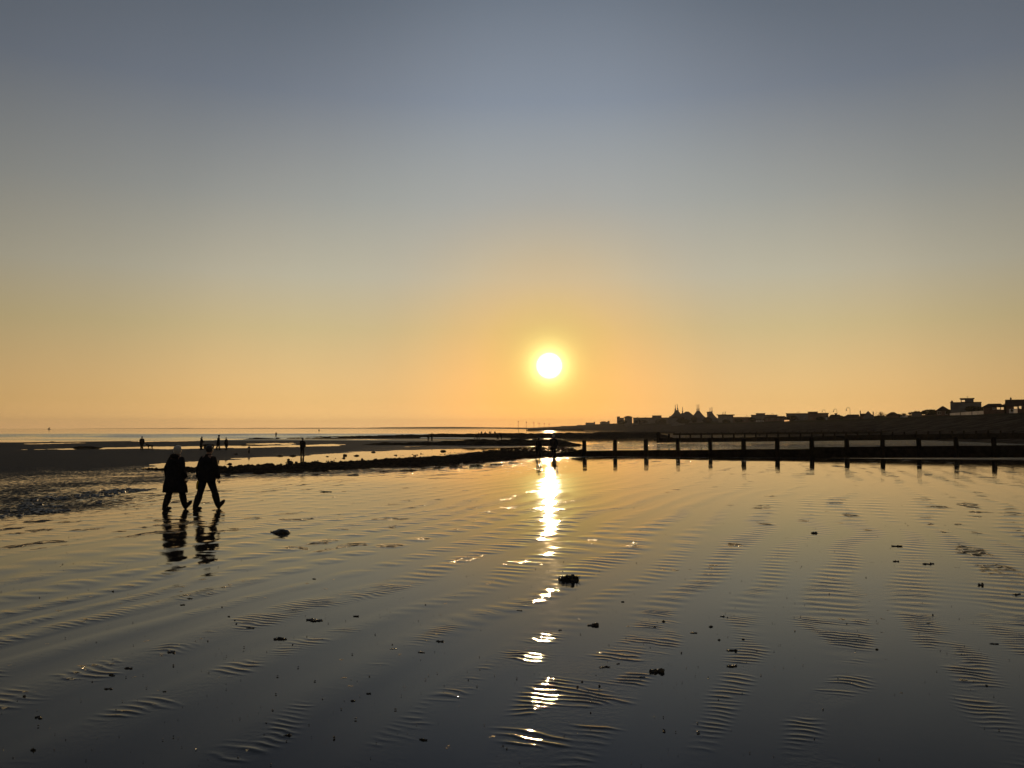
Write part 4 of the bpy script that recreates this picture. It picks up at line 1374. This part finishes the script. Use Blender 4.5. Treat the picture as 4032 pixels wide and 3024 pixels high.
def building(label, px0, px1, py_top, py_eave, d, roof='hip', depth=9, wall='wall_render', roofm='roof', chimneys=(), windows=(), auto=True, name='house', over=.35, ridge=None,
             cat='house', group=None, base=None, upper=()):
    """front on Y=d facing the beach; sizes come from the photograph's outline at that distance"""
    pc = (px0 + px1) / 2
    cx = xat(pc, d)
    az = math.atan2(cx, d)
    lx = lambda q: (q - pc) / F * d * math.cos(az)
    b = (bz(cx, d) if base is None else base) - 1.2
    ze, zt = zat(py_eave, d), zat(py_top, d)
    root = empty(name, (cx, d, b), -az, label, cat, group)
    X0, X1, E, T = lx(px0), lx(px1), ze - b, zt - b
    E = max(E, 2.2); T = max(T, E + .15)
    bm = bmesh.new()
    box(bm, X0 + over, X1 - over, 0, depth, 0, E)
    if roof == 'gable_front':
        vs = [bm.verts.new(p) for p in ((X0 + over, 0, E), (X1 - over, 0, E), (0, 0, T - .2), (X0 + over, .2, E), (X1 - over, .2, E), (0, .2, T - .2))]
        bm.faces.new((vs[0], vs[1], vs[2])); bm.faces.new((vs[5], vs[4], vs[3]))
    bmobj('wall', bm, M[wall], root)
    bm = bmesh.new()
    if roof == 'flat':
        box(bm, X0, X1, -over, depth + over, E, T)
    else:
        y0, y1, ym = -over, depth + over, depth / 2
        if roof == 'hip':
            r0, r1 = (ridge if ridge else (px0 + (px1 - px0) * .3, px0 + (px1 - px0) * .7))
            q0, q1 = lx(r0), lx(r1)
            top = [(q0, ym, T), (q1, ym, T)]
            bot = [(X0, y0, E), (X1, y0, E), (X1, y1, E), (X0, y1, E)]
            v = [bm.verts.new(p) for p in bot] + [bm.verts.new((p[0], p[1], E - .15)) for p in bot] + [bm.verts.new(p) for p in top]
            for f in ((0, 1, 9, 8), (2, 3, 8, 9), (1, 2, 9), (3, 0, 8), (7, 6, 5, 4), (4, 5, 1, 0), (5, 6, 2, 1), (6, 7, 3, 2), (7, 4, 0, 3)):
                bm.faces.new([v[i] for i in f])
        elif roof == 'gable_side':
            v = [bm.verts.new(p) for p in ((X0, y0, E), (X1, y0, E), (X1, y1, E), (X0, y1, E), (X0, ym, T), (X1, ym, T))]
            for f in ((0, 1, 5, 4), (2, 3, 4, 5), (1, 2, 5), (3, 0, 4), (3, 2, 1, 0)): bm.faces.new([v[i] for i in f])
        elif roof == 'gable_front':
            v = [bm.verts.new(p) for p in ((X0, y0, E), (X1, y0, E), (0, y0, T), (X0, y1, E), (X1, y1, E), (0, y1, T),
                                           (X0, y0, E - .2), (X1, y0, E - .2), (X0, y1, E - .2), (X1, y1, E - .2), (0, y0, T - .2), (0, y1, T - .2))]
            for f in ((0, 2, 5, 3), (2, 1, 4, 5), (6, 8, 11, 10), (10, 11, 9, 7), (0, 6, 10, 2), (2, 10, 7, 1), (3, 5, 11, 8), (5, 4, 9, 11), (0, 3, 8, 6), (1, 7, 9, 4)):
                bm.faces.new([v[i] for i in f])
    rf = bmobj('roof', bm, M[roofm], root)
    for (a, c, t) in chimneys:
        bm = bmesh.new()
        ca, cb = lx(a), lx(c)
        ct = zat(t, d) - b
        box(bm, ca, cb, depth * .4, depth * .4 + max(.6, (cb - ca) * .8), E - .5, ct - .35)
        box(bm, ca - .06, cb + .06, depth * .4 - .06, depth * .4 + max(.6, (cb - ca) * .8) + .06, ct - .35, ct - .25)
        m = (ca + cb) / 2
        tube(bm, [(m, depth * .4 + .3, ct - .25), (m, depth * .4 + .3, ct)], [.16, .13], 8)
        bmobj('chimney', bm, M['wall_brick'], rf)
    for (a, c, t, btm) in upper:
        bm = bmesh.new()
        box(bm, lx(a), lx(c), depth * .15, depth * .85, zat(btm, d) - b - .1, zat(t, d) - b - .25)
        bmobj('upper_storey', bm, M[wall], root)
        bm = bmesh.new()
        box(bm, lx(a) - .3, lx(c) + .3, depth * .15 - .3, depth * .85 + .3, zat(t, d) - b - .25, zat(t, d) - b)
        bmobj('upper_roof', bm, M[roofm], root)
    for (a, c, t, btm, kind) in windows:
        yy = -.03
        window_on(root, lx(a), lx(c), zat(btm, d) - b, zat(t, d) - b, yy, kind, 2)
    if auto:
        wx = X1 - X0
        n = max(2, min(6, int(wx / 4)))
        st = max(1, min(4, int((E - 1.0) / 2.9)))
        for k in range(n):
            for q in range(st):
                c = X0 + wx * (k + .5) / n
                z = 1.2 + .9 + q * 2.8
                if z + 1.3 < E - .1:
                    window_on(root, c - .6, c + .6, z, z + 1.2, -.03)
    return root


hg = 'houses along the shore'
# right-hand houses, near
r1 = building('right edge house with a chimney on a long dark roof and windows with painted glow', 3958, 4130, 1571, 1598, 232, 'gable_side', 8, chimneys=((3978, 3985, 1562),),
              windows=((3993, 4008, 1600, 1610, 'pane_sky_glow'), (4013, 4024, 1598, 1610, 'pane_sky_glow')), auto=False, wall='wall_brick', group=hg)
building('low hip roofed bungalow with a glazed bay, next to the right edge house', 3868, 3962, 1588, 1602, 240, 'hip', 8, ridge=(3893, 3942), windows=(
    (3910, 3921, 1602, 1613, 'pane_dark'), (3926, 3940, 1603, 1613, 'pane_sky_glow'), (3942, 3954, 1603, 1614, 'pane_sky_glow')), auto=False, wall='wall_brick', group=hg)
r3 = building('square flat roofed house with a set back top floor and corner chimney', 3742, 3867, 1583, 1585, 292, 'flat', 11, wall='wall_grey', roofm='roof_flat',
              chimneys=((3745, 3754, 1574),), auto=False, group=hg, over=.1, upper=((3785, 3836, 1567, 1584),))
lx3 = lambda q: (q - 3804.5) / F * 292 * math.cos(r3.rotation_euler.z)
window_on(r3, lx3(3788), lx3(3802), zat(1582, 292) - r3.location.z, zat(1574, 292) - r3.location.z, 11 * .15 - .03, 'pane_sky_glow', 2)
bm = bmesh.new()
xa = lx3(3812)
zt = zat(1558, 292) - r3.location.z
tube(bm, [(xa, 4, zt - 1.0), (xa, 4, zt)], [.03, .03], 6)
for k in range(3):
    tube(bm, [(xa - .35 + .1 * k, 4, zt - .1 - .22 * k), (xa + .35 - .1 * k, 4, zt - .1 - .22 * k)], [.025, .025], 6, Vector((0, 0, 1)))
bmobj('aerial', bm, M['metal'], r3)
building('small pyramid roofed house left of the square flat roofed one', 3684, 3745, 1598, 1617, 315, 'hip', 9, ridge=(3711, 3716), group=hg, wall='wall_brick')
building('low flat roofed garden building between the bare bushes', 3586, 3634, 1622, 1625, 350, 'flat', 7, wall='wall_grey', roofm='roof_flat', group=hg)
building('hip roofed house right of the round bare tree', 3488, 3542, 1622, 1634, 400, 'hip', 8, ridge=(3510, 3522), group=hg, wall='wall_brick')
building('gabled house with a pointed front between two chimneys', 3396, 3442, 1618, 1641, 445, 'gable_front', 9, wall='wall_grey', chimneys=((3437, 3441, 1620),), group=hg)
building('low wing with a tall thin chimney left of the pointed gable', 3386, 3412, 1628, 1639, 447, 'gable_side', 8, chimneys=((3386, 3390, 1616),), group=hg, wall='wall_brick')
building('broad bungalow with a long level ridge left of the pointed gable house', 3318, 3388, 1631.5, 1645, 460, 'hip', 9, ridge=(3338, 3382), group=hg, wall='wall_brick')
building('hip roofed bungalow topped by a little turret', 3260, 3318, 1632, 1645, 500, 'hip', 9, ridge=(3272, 3306), group=hg, wall='wall_brick', upper=((3288, 3296, 1627, 1634),))
building('large dark block with an overhanging slab on top', 3180, 3264, 1626, 1629, 540, 'flat', 14, wall='wall_brick', roofm='roof_flat', name='apartment_block', cat='building', group=hg,
         upper=((3182, 3220, 1620.5, 1628),))
building('long pale apartment block left of the dark slab topped one', 3094, 3186, 1627, 1629, 590, 'flat', 14, roofm='roof_flat', wall='wall_grey', name='apartment_block', cat='building', group=hg)
building('long low dark roof left of the pale apartment block', 3008, 3098, 1638, 1644, 630, 'hip', 10, ridge=(3030, 3090), wall='wall_brick', group=hg)
building('stepped flats with a raised middle section', 2956, 3062, 1633, 1635, 690, 'flat', 14, roofm='roof_flat', wall='wall_grey', name='apartment_block', cat='building', group=hg,
         upper=((2977, 3013, 1626.5, 1635),))
building('long low building right of the block with a wide eave', 2884, 2962, 1642, 1644, 760, 'flat', 12, roofm='roof_flat', wall='wall_brick', name='long_building', cat='building', group=hg)
building('three storey block with a wide flat eave beside the tented roofs', 2822, 2893, 1632, 1635, 800, 'flat', 14, roofm='roof_flat', wall='wall_render', name='apartment_block', cat='building',
         group=hg, over=1.2)
building('slim high block behind the tented roofs', 2783, 2803, 1621, 1624, 960, 'flat', 10, roofm='roof_flat', wall='wall_grey', name='apartment_block', cat='building', group=hg)
# hotel row
building('low dark domed hall in front of the tented roofs', 2640, 2698, 1639, 1646, 850, 'hip', 16, ridge=(2655, 2682), wall='wall_grey', name='hall', cat='building', group=hg)
building('long hotel wing with a raised centre, left of the tented roofs', 2492, 2642, 1644, 1646, 1000, 'flat', 18, roofm='roof_flat', wall='wall_render', name='hotel_wing', cat='building', group=hg,
         upper=((2568, 2605, 1635.5, 1646),), chimneys=((2508, 2511, 1640), (2540, 2543, 1640.5)))
building('hotel pavilion with a flared hip roof', 2455, 2493, 1637, 1642, 1010, 'hip', 16, ridge=(2470, 2477), wall='wall_render', name='hotel_pavilion', cat='building', group=hg, over=1.2)
building('square hotel tower at the left end of the hotel row', 2428, 2442, 1640, 1641, 1020, 'flat', 12, roofm='roof_flat', wall='wall_render', name='hotel_tower', cat='building', group=hg, base=9)
building('low link between the square tower and the flared pavilion', 2440, 2458, 1645, 1646, 1022, 'flat', 12, roofm='roof_flat', wall='wall_render', name='hotel_wing', cat='building', group=hg, base=9)
building('hazy stepped block on the headland', 2362, 2401, 1661, 1663, 1500, 'flat', 16, roofm='roof_flat', wall='wall_grey', name='apartment_block', cat='building', group=hg,
         upper=((2368, 2385, 1659, 1663), (2392, 2400, 1657.5, 1663)))
building('hazy flat block farther along the headland', 2305, 2344, 1664, 1665, 1700, 'flat', 16, roofm='roof_flat', wall='wall_grey', name='apartment_block', cat='building', group=hg,
         upper=((2338, 2343, 1661.5, 1665),))
building('small hazy block near the tip of the headland', 2272, 2293, 1673, 1674, 1900, 'flat', 14, roofm='roof_flat', wall='wall_grey', name='apartment_block', cat='building', group=hg)

# pier faint beyond the headland tip
pier = empty('pier', (xat(2235, 2700), 2700, 0), 0, 'faint long pier deck on thin legs beyond the headland', 'pier')
bm = bmesh.new()
zt = zat(1677, 2700)
L = xat(2262, 2700) - xat(2208, 2700)
box(bm, -L / 2, L / 2, 0, 8, zt - 1.6, zt)
bmobj('deck', bm, M['wall_grey'], pier)
for k in range(7):
    bm = bmesh.new()
    xx = -L / 2 + L * (k + .5) / 7
    tube(bm, [(xx, 4, -2), (xx, 4, zt - 1.6)], [.5, .5], 6)
    bmobj('leg', bm, M['metal'], pier)

# tented pavilion
d = 900
tp = empty('tented_pavilion', (xat(2750, d), d, 0), 0, 'great tented pavilion with peaked roofs and pairs of tall masts', 'pavilion')
ox = tp.location.x


def tent(px, pyt, half, pyb, flat_top=.0, pw=1.7):
    bm = bmesh.new()
    c = xat(px, d) - ox
    r0 = half * d / F
    zt, zb = zat(pyt, d), zat(pyb, d)
    n = 28
    rings = []
    for k in range(9):
        t = k / 8
        rr = r0 * (flat_top + (1 - flat_top) * t) + .3
        z = zt - (zt - zb) * (1 - (1 - t) ** pw)
        rings.append([bm.verts.new((c + rr * math.cos(6.283185 * i / n) * (1 + .03 * (i % 2) * t), 24 + rr * .9 * math.sin(6.283185 * i / n) * (1 + .03 * (i % 2) * t), z)) for i in range(n)])
    rings.append([bm.verts.new((v.co.x, v.co.y, 4)) for v in rings[-1]])
    for a, b in zip(rings, rings[1:]):
        for i in range(n):
            bm.faces.new((a[i], b[i], b[(i + 1) % n], a[(i + 1) % n]))
    bm.faces.new(rings[0])
    bmobj('tent_roof', bm, M['canvas'], tp, True)


tent(2683, 1613, 40, 1645, .07)
tent(2706, 1625, 34, 1645, .1)
tent(2724, 1619, 34, 1645, .16, .85)
tent(2769, 1617, 36, 1645, .16)
tent(2822, 1624, 30, 1648, .12)
for px, pt, pb, lean in ((2678, 1591, 1618, -2), (2675, 1606, 1622, 0), (2687, 1588, 1614, -3), (2706, 1600, 1626, 0), (2765, 1591, 1618, 0), (2772, 1589, 1617, 0), (2817, 1603, 1627, 0), (2825, 1600, 1625, 0),
                         (2868, 1620, 1634, 2), (2877, 1618, 1634, 2)):
    bm = bmesh.new()
    xb = xat(px, d) - ox; xt = xat(px + lean, d) - ox
    zt, zb = zat(pt, d), zat(pb, d)
    f = lambda q: (xb + (xt - xb) * q, 24, zb + (zt - zb) * q)
    tube(bm, [f(-.15), f(.05), f(.1), f(.28), f(.34), f(.38), f(1)], [.95, .95, .6, .6, .95, .35, .28], 8)
    bmobj('mast', bm, M['mast'], tp, True)

# flagpole
d = 880
fp = empty('flagpole', (xat(2636, d), d, 5), 0, 'thin flagpole with a small pennant left of the tented pavilion', 'flagpole')
zt = zat(1636, d) - 5
bm = bmesh.new(); tube(bm, [(0, 0, 0), (0, 0, zt)], [.1, .06], 6); bmobj('pole', bm, M['metal'], fp)
bm = bmesh.new()
v = [bm.verts.new(p) for p in ((.06, -.02, zt), (.06, -.02, zt - 1.5), (1.1, .3, zt - .9), (.06, .02, zt), (.06, .02, zt - 1.5), (1.1, .34, zt - .9))]
for fc in ((0, 1, 2), (5, 4, 3), (0, 3, 4, 1), (1, 4, 5, 2), (2, 5, 3, 0)): bm.faces.new([v[i] for i in fc])
bmobj('pennant', bm, M['cloth_brown'], fp)


# ------------------------------------------------------------------ shepherd's crook street lamps
def lamp(px, py, d, lab):
    x = xat(px, d)
    b = bz(x, d)
    h = zat(py, d) - b
    root = empty('street_lamp', (x, d, b - .2), 0, lab, 'street lamp', 'crook street lamps along the promenade')
    bm = bmesh.new()
    tube(bm, [(0, 0, 0), (0, 0, 1.2), (0, 0, 1.3), (0, 0, h - 1.0)], [.16, .15, .10, .075], 8)
    bmobj('pole', bm, M['metal'], root, True)
    bm = bmesh.new()
    rr = .95
    pts = [(-rr + rr * math.cos(t), 0, h - 1.0 + rr * math.sin(t)) for t in np.linspace(0, math.pi * 1.05, 14)]
    tube(bm, pts, [.07] * 14, 6, Vector((0, 1, 0)))
    pts = [(-rr + .55 * math.cos(t), 0, h - 1.0 + .55 * math.sin(t)) for t in np.linspace(.2, math.pi * .95, 10)]
    tube(bm, pts, [.035] * 10, 6, Vector((0, 1, 0)))
    bmobj('crook', bm, M['metal'], root, True)
    bm = bmesh.new()
    tube(bm, [(-2 * rr, 0, h - 1.1), (-2 * rr, 0, h - 1.25), (-2 * rr, 0, h - 1.6), (-2 * rr, 0, h - 1.75)], [.08, .16, .34, .26], 10)
    bmobj('lantern', bm, M['metal'], root, True)


for px, py, d, lab in ((3348, 1602, 430, 'nearest and tallest crook lamp, standing clear above the broad bungalow'),
                       (3296, 1608, 480, 'crook lamp behind the little turret'),
                       (3250, 1611, 520, 'crook lamp at the right end of the dark slab topped block'),
                       (3148, 1620, 620, 'small crook lamp over the long pale apartment block'),
                       (3066, 1633, 700, 'low crook lamp at the right end of the stepped flats'),
                       (3046, 1626, 730, 'crook lamp over the right part of the stepped flats'),
                       (2945, 1634, 820, 'farthest crook lamp above the long low building')):
    lamp(px, py, d, lab)


# ------------------------------------------------------------------ garden walls, huts, promenade wall
def garden_wall(label, x0, d0, x1, d1, top0, top1, h, mat='wall_white', piers=3):
    A = Vector((xat(x0, d0), d0, 0)); B = Vector((xat(x1, d1), d1, 0))
    za, zb = zat(top0, d0), zat(top1, d1)
    root = empty('garden_wall', (A.x, A.y, 0), 0, label, 'wall', 'pale walls below the shore houses')
    D = B - A; L = D.length; u = D.normalized(); n = Vector((-u.y, u.x, 0))

    def slab(bm, t0, t1, th, z0a, z0b, z1a, z1b):
        P = []
        for (t, z0, z1) in ((t0, z0a, z1a), (t1, z0b, z1b)):
            for s in (-1, 1):
                P.append((u * (L * t) + n * th * s, z0, z1))
        vs = []
        for p, z0, z1 in P:
            vs.append(bm.verts.new(p + Vector((0, 0, z0)))); vs.append(bm.verts.new(p + Vector((0, 0, z1))))
        for f in ((0, 4, 5, 1), (2, 3, 7, 6), (0, 1, 3, 2), (4, 6, 7, 5), (1, 5, 7, 3), (0, 2, 6, 4)):
            bm.faces.new([vs[i] for i in f])
    bm = bmesh.new()
    slab(bm, 0, 1, .12, za - h - 1, zb - h - 1, za, zb)
    bmesh.ops.recalc_face_normals(bm, faces=bm.faces)
    bmobj('panel', bm, M[mat], root)
    for k in range(piers + 1):
        t = k / piers
        z = za + (zb - za) * t
        bm = bmesh.new()
        e = .25 / L
        slab(bm, t - e, t + e, .2, z - h - 1, z - h - 1, z + .15, z + .15)
        bmesh.ops.recalc_face_normals(bm, faces=bm.faces)
        bmobj('pier', bm, M['wall_brick'], root)


garden_wall('long pale garden wall in front of the square flat roofed house', 3742, 288, 3880, 252, 1627, 1617, 1.0)
garden_wall('short white garden wall below the right edge house', 3968, 238, 4012, 219, 1611, 1610, .9, piers=2)
garden_wall('pale low wall left of the low flat roofed garden building', 3530, 420, 3576, 378, 1638, 1637, 1.2, piers=2)
garden_wall('dull wall continuing left of the pale low wall', 3497, 445, 3531, 419, 1643, 1641, 1.0, 'wall_render', 2)
garden_wall('brown garden wall under the low flat roofed building', 3612, 372, 3666, 338, 1634, 1633, 1.6, 'wall_brick', 3)
garden_wall('thin pale promenade wall below the bungalows', 3170, 640, 3392, 470, 1652, 1651, .5, 'wall_render', 8)


def hut(px, py, d, w, label, mat='wall_white', front=None):
    x = xat(px, d)
    b = zat(py, d)
    root = empty('beach_hut', (x, d, b), 0, label, 'beach hut', 'huts on the top of the shingle')
    bm = bmesh.new()
    box(bm, -w / 2, w / 2, 0, 2.4, -1.2, 1.9)
    bmobj('wall', bm, M[mat], root)
    bm = bmesh.new()
    v = [bm.verts.new(p) for p in ((-w / 2 - .2, -.2, 1.9), (w / 2 + .2, -.2, 1.9), (w / 2 + .2, 2.6, 1.9), (-w / 2 - .2, 2.6, 1.9), (0, -.2, 2.7), (0, 2.6, 2.7))]
    for f in ((0, 1, 4), (3, 5, 2), (0, 4, 5, 3), (1, 2, 5, 4), (3, 2, 1, 0)): bm.faces.new([v[i] for i in f])
    bmobj('roof', bm, M['roof'], root)
    bm = bmesh.new()
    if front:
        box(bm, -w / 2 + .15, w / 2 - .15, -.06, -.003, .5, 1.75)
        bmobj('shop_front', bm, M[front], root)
    else:
        box(bm, -.4, .4, -.06, -.003, 0, 1.7)
        bmobj('door', bm, M['wall_render'], root)


hut(3098, 1664, 560, 3.6, 'low kiosk with a glowing orange front on the shingle crest', 'wall_grey', 'pane_kiosk_gleam')
hut(3117, 1657, 600, 2.0, 'small hut above and right of the glowing kiosk', 'wall_white')
hut(2985, 1664, 660, 1.9, 'left one of three pale huts in a row on the shingle')
hut(2995, 1664, 655, 1.9, 'middle one of three pale huts in a row on the shingle')
hut(3012, 1664.5, 650, 1.9, 'right one of three pale huts in a row on the shingle')
hut(3142, 1663, 570, 2.4, 'grey hut to the right of the glowing kiosk', 'wall_grey')
hut(3260, 1655, 520, 1.2, 'tiny white box hut below the dark slab topped block')
hut(3435, 1652, 445, 1.6, 'white hut at the foot of the pointed gable house')


# ------------------------------------------------------------------ trees and shrubs
def bare_tree(px, py_top, py_base, d, half_px, label, seed):
    x = xat(px, d); b = zat(py_base, d)
    H = zat(py_top, d) - b; Rw = half_px * d / F
    rng = random.Random(seed)
    root = empty('bare_tree', (x, d, b - .5), 0, label, 'tree', 'trees and bushes by the shore houses')
    bm = bmesh.new()
    tube(bm, [(0, 0, 0), (.05, 0, H * .18), (0, 0, H * .32)], [.22, .17, .14], 8)
    bmobj('trunk', bm, M['bark'], root, True)
    bm = bmesh.new()
    for i in range(34):
        a = rng.uniform(0, 6.283); e = rng.uniform(.15, 1.4)
        tip = Vector((math.cos(a) * math.cos(e) * Rw, math.sin(a) * math.cos(e) * Rw, H * .28 + math.sin(e) * H * .72)) * rng.uniform(.8, 1)
        st = Vector((0, 0, H * rng.uniform(.2, .34)))
        mid = st * .5 + tip * .5 + Vector((rng.uniform(-.3, .3), rng.uniform(-.3, .3), .25))
        tube(bm, [st, mid, tip], [.06, .035, .012], 4)
        for k in range(16):
            q = rng.uniform(.3, 1)
            p = (st * (1 - q) + tip * q)
            t2 = p + Vector((rng.uniform(-1, 1), rng.uniform(-1, 1), rng.uniform(-.2, 1))) * Rw * .28
            tube(bm, [p, t2], [.016, .008], 3)
    bmobj('crown', bm, M['bark'], root)


def bush(px, py_top, py_base, d, half_px, label, seed):
    x = xat(px, d); b = zat(py_base, d)
    H = zat(py_top, d) - b; Rw = half_px * d / F
    rng = np.random.default_rng(seed)
    root = empty('bush', (x, d, b - .4), 0, label, 'bush', 'trees and bushes by the shore houses')
    bm = bmesh.new()
    for k in range(5):
        tube(bm, [(0, 0, 0), (rng.uniform(-.3, .3) * Rw, rng.uniform(-.3, .3) * Rw, H * .6)], [.06, .02], 5)
    bmobj('trunk', bm, M['bark'], root)
    n = 900
    dirs = rng.normal(size=(n, 3)); dirs /= np.linalg.norm(dirs, axis=1)[:, None]
    lump = 1 + .28 * fbm(dirs[:, 0] * 2.2 + seed, dirs[:, 2] * 2.2 + dirs[:, 1], seed, 3)
    rad = rng.uniform(.45, 1, n) ** .5 * lump
    P = dirs * rad[:, None] * np.array([Rw, Rw * .8, H * .55]) + np.array([0, 0, H * .5 + .3])
    sz = .07 * (Rw + H) * rng.uniform(.6, 1.3, n)
    A = rng.normal(size=(n, 3)); B = rng.normal(size=(n, 3))
    A /= np.linalg.norm(A, axis=1)[:, None]; B /= np.linalg.norm(B, axis=1)[:, None]
    V = np.stack([P - A * sz[:, None], P - B * sz[:, None] * .6, P + A * sz[:, None], P + B * sz[:, None] * .6], 1).reshape(-1, 3)
    me = npmesh('crown', V, np.arange(n * 4).reshape(n, 4), M['leaf'], False)
    link('crown', me, None, root)


bare_tree(3470, 1617, 1646, 425, 27, 'round bare tree between the gabled house and the hip roofed house', 1)
bare_tree(3584, 1616, 1634, 380, 10, 'thin bare tree left of the low flat roofed garden building', 2)
bare_tree(3560, 1622, 1636, 390, 14, 'wide low bare tree, left of the thin one', 3)
for i, (px, a, b, d, hw, lab) in enumerate((
        (3330, 1638, 1650, 470, 9, 'small round bush at the left end of the broad bungalow'),
        (3540, 1630, 1642, 405, 12, 'dark bush between the hip roofed house and bare trees'),
        (3655, 1613, 1632, 335, 22, 'broad evergreen mass left of the pyramid roofed house'),
        (3636, 1618, 1630, 345, 9, 'small peaked bush at the end of the low garden building'),
        (3675, 1612, 1630, 325, 14, 'tall evergreen touching the pyramid roofed house'),
        (3835, 1600, 1620, 278, 32, 'dark hedge in front of the square flat roofed house'),
        (3780, 1626, 1637, 282, 4, 'left one of two small dark shrubs against the long pale wall'),
        (3799, 1626, 1637, 276, 5, 'right one of two small dark shrubs against the long pale wall'),
        (3986, 1610, 1620, 222, 4, 'little shrub before the short white garden wall'),
        (2733, 1640, 1662, 830, 12, 'dark tree clump under the middle of the tented pavilion'),
        (2785, 1645, 1664, 800, 18, 'wide dark tree clump under the right tents'),
        (2690, 1648, 1666, 800, 26, 'wide dark tree clump beside the domed hall'),
        (2860, 1652, 1668, 760, 16, 'low bush clump in front of the wide eaved block'),
        (3020, 1645, 1660, 640, 14, 'bush under the long low dark roof'),
        (3230, 1640, 1655, 520, 16, 'bush in front of the dark slab topped block'),
        (3878, 1603, 1625, 262, 20, 'dense hedge filling the gap right of the square flat roofed house'),
        (3957, 1592, 1622, 240, 13, 'tall shrub between the glazed bungalow and the right edge house'),
        (3737, 1611, 1630, 308, 9, 'shrub between the pyramid roofed house and the square flat roofed one'),
        (3612, 1619, 1634, 358, 16, 'rounded shrub behind the low flat roofed garden building'),
        (3503, 1631, 1645, 418, 13, 'shrub at the left foot of the hip roofed house by the round bare tree'),
        (3456, 1636, 1648, 440, 11, 'low shrub under the left side of the round bare tree'),
        (3314, 1636, 1650, 485, 8, 'shrub in the gap between the turret bungalow and the broad bungalow'),
        (3120, 1637, 1655, 585, 20, 'spreading shrub in front of the long pale apartment block'),
        (2962, 1644, 1660, 690, 14, 'shrub at the left end of the stepped flats'),
        (2908, 1648, 1664, 740, 16, 'shrub in front of the long low building by the wide eaved block'),
        (2604, 1651, 1668, 960, 26, 'scrubby tree below the raised centre of the hotel wing'),
        (2524, 1653, 1668, 980, 26, 'scrubby tree below the left part of the hotel wing'),
        (2450, 1655, 1668, 1000, 20, 'scrubby tree at the foot of the square hotel tower'))):
    bush(px, a, b, d, hw, lab, 200 + i)

# ------------------------------------------------------------------ haze
bm = bmesh.new()
box(bm, -4300, 4300, -700, 4850, -6.0, 46.0)
t = NT('sea haze')
t.n.remove(t.b)
vol = t.new('ShaderNodeVolumePrincipled')
vol.inputs['Color'].default_value = (1.0, .90, .76, 1)
vol.inputs['Density'].default_value = .00011
vol.inputs['Anisotropy'].default_value = .15
t.l.new(vol.outputs[0], t.out.inputs['Volume'])
tag(bmobj('haze', bm, t.m), kind='stuff')
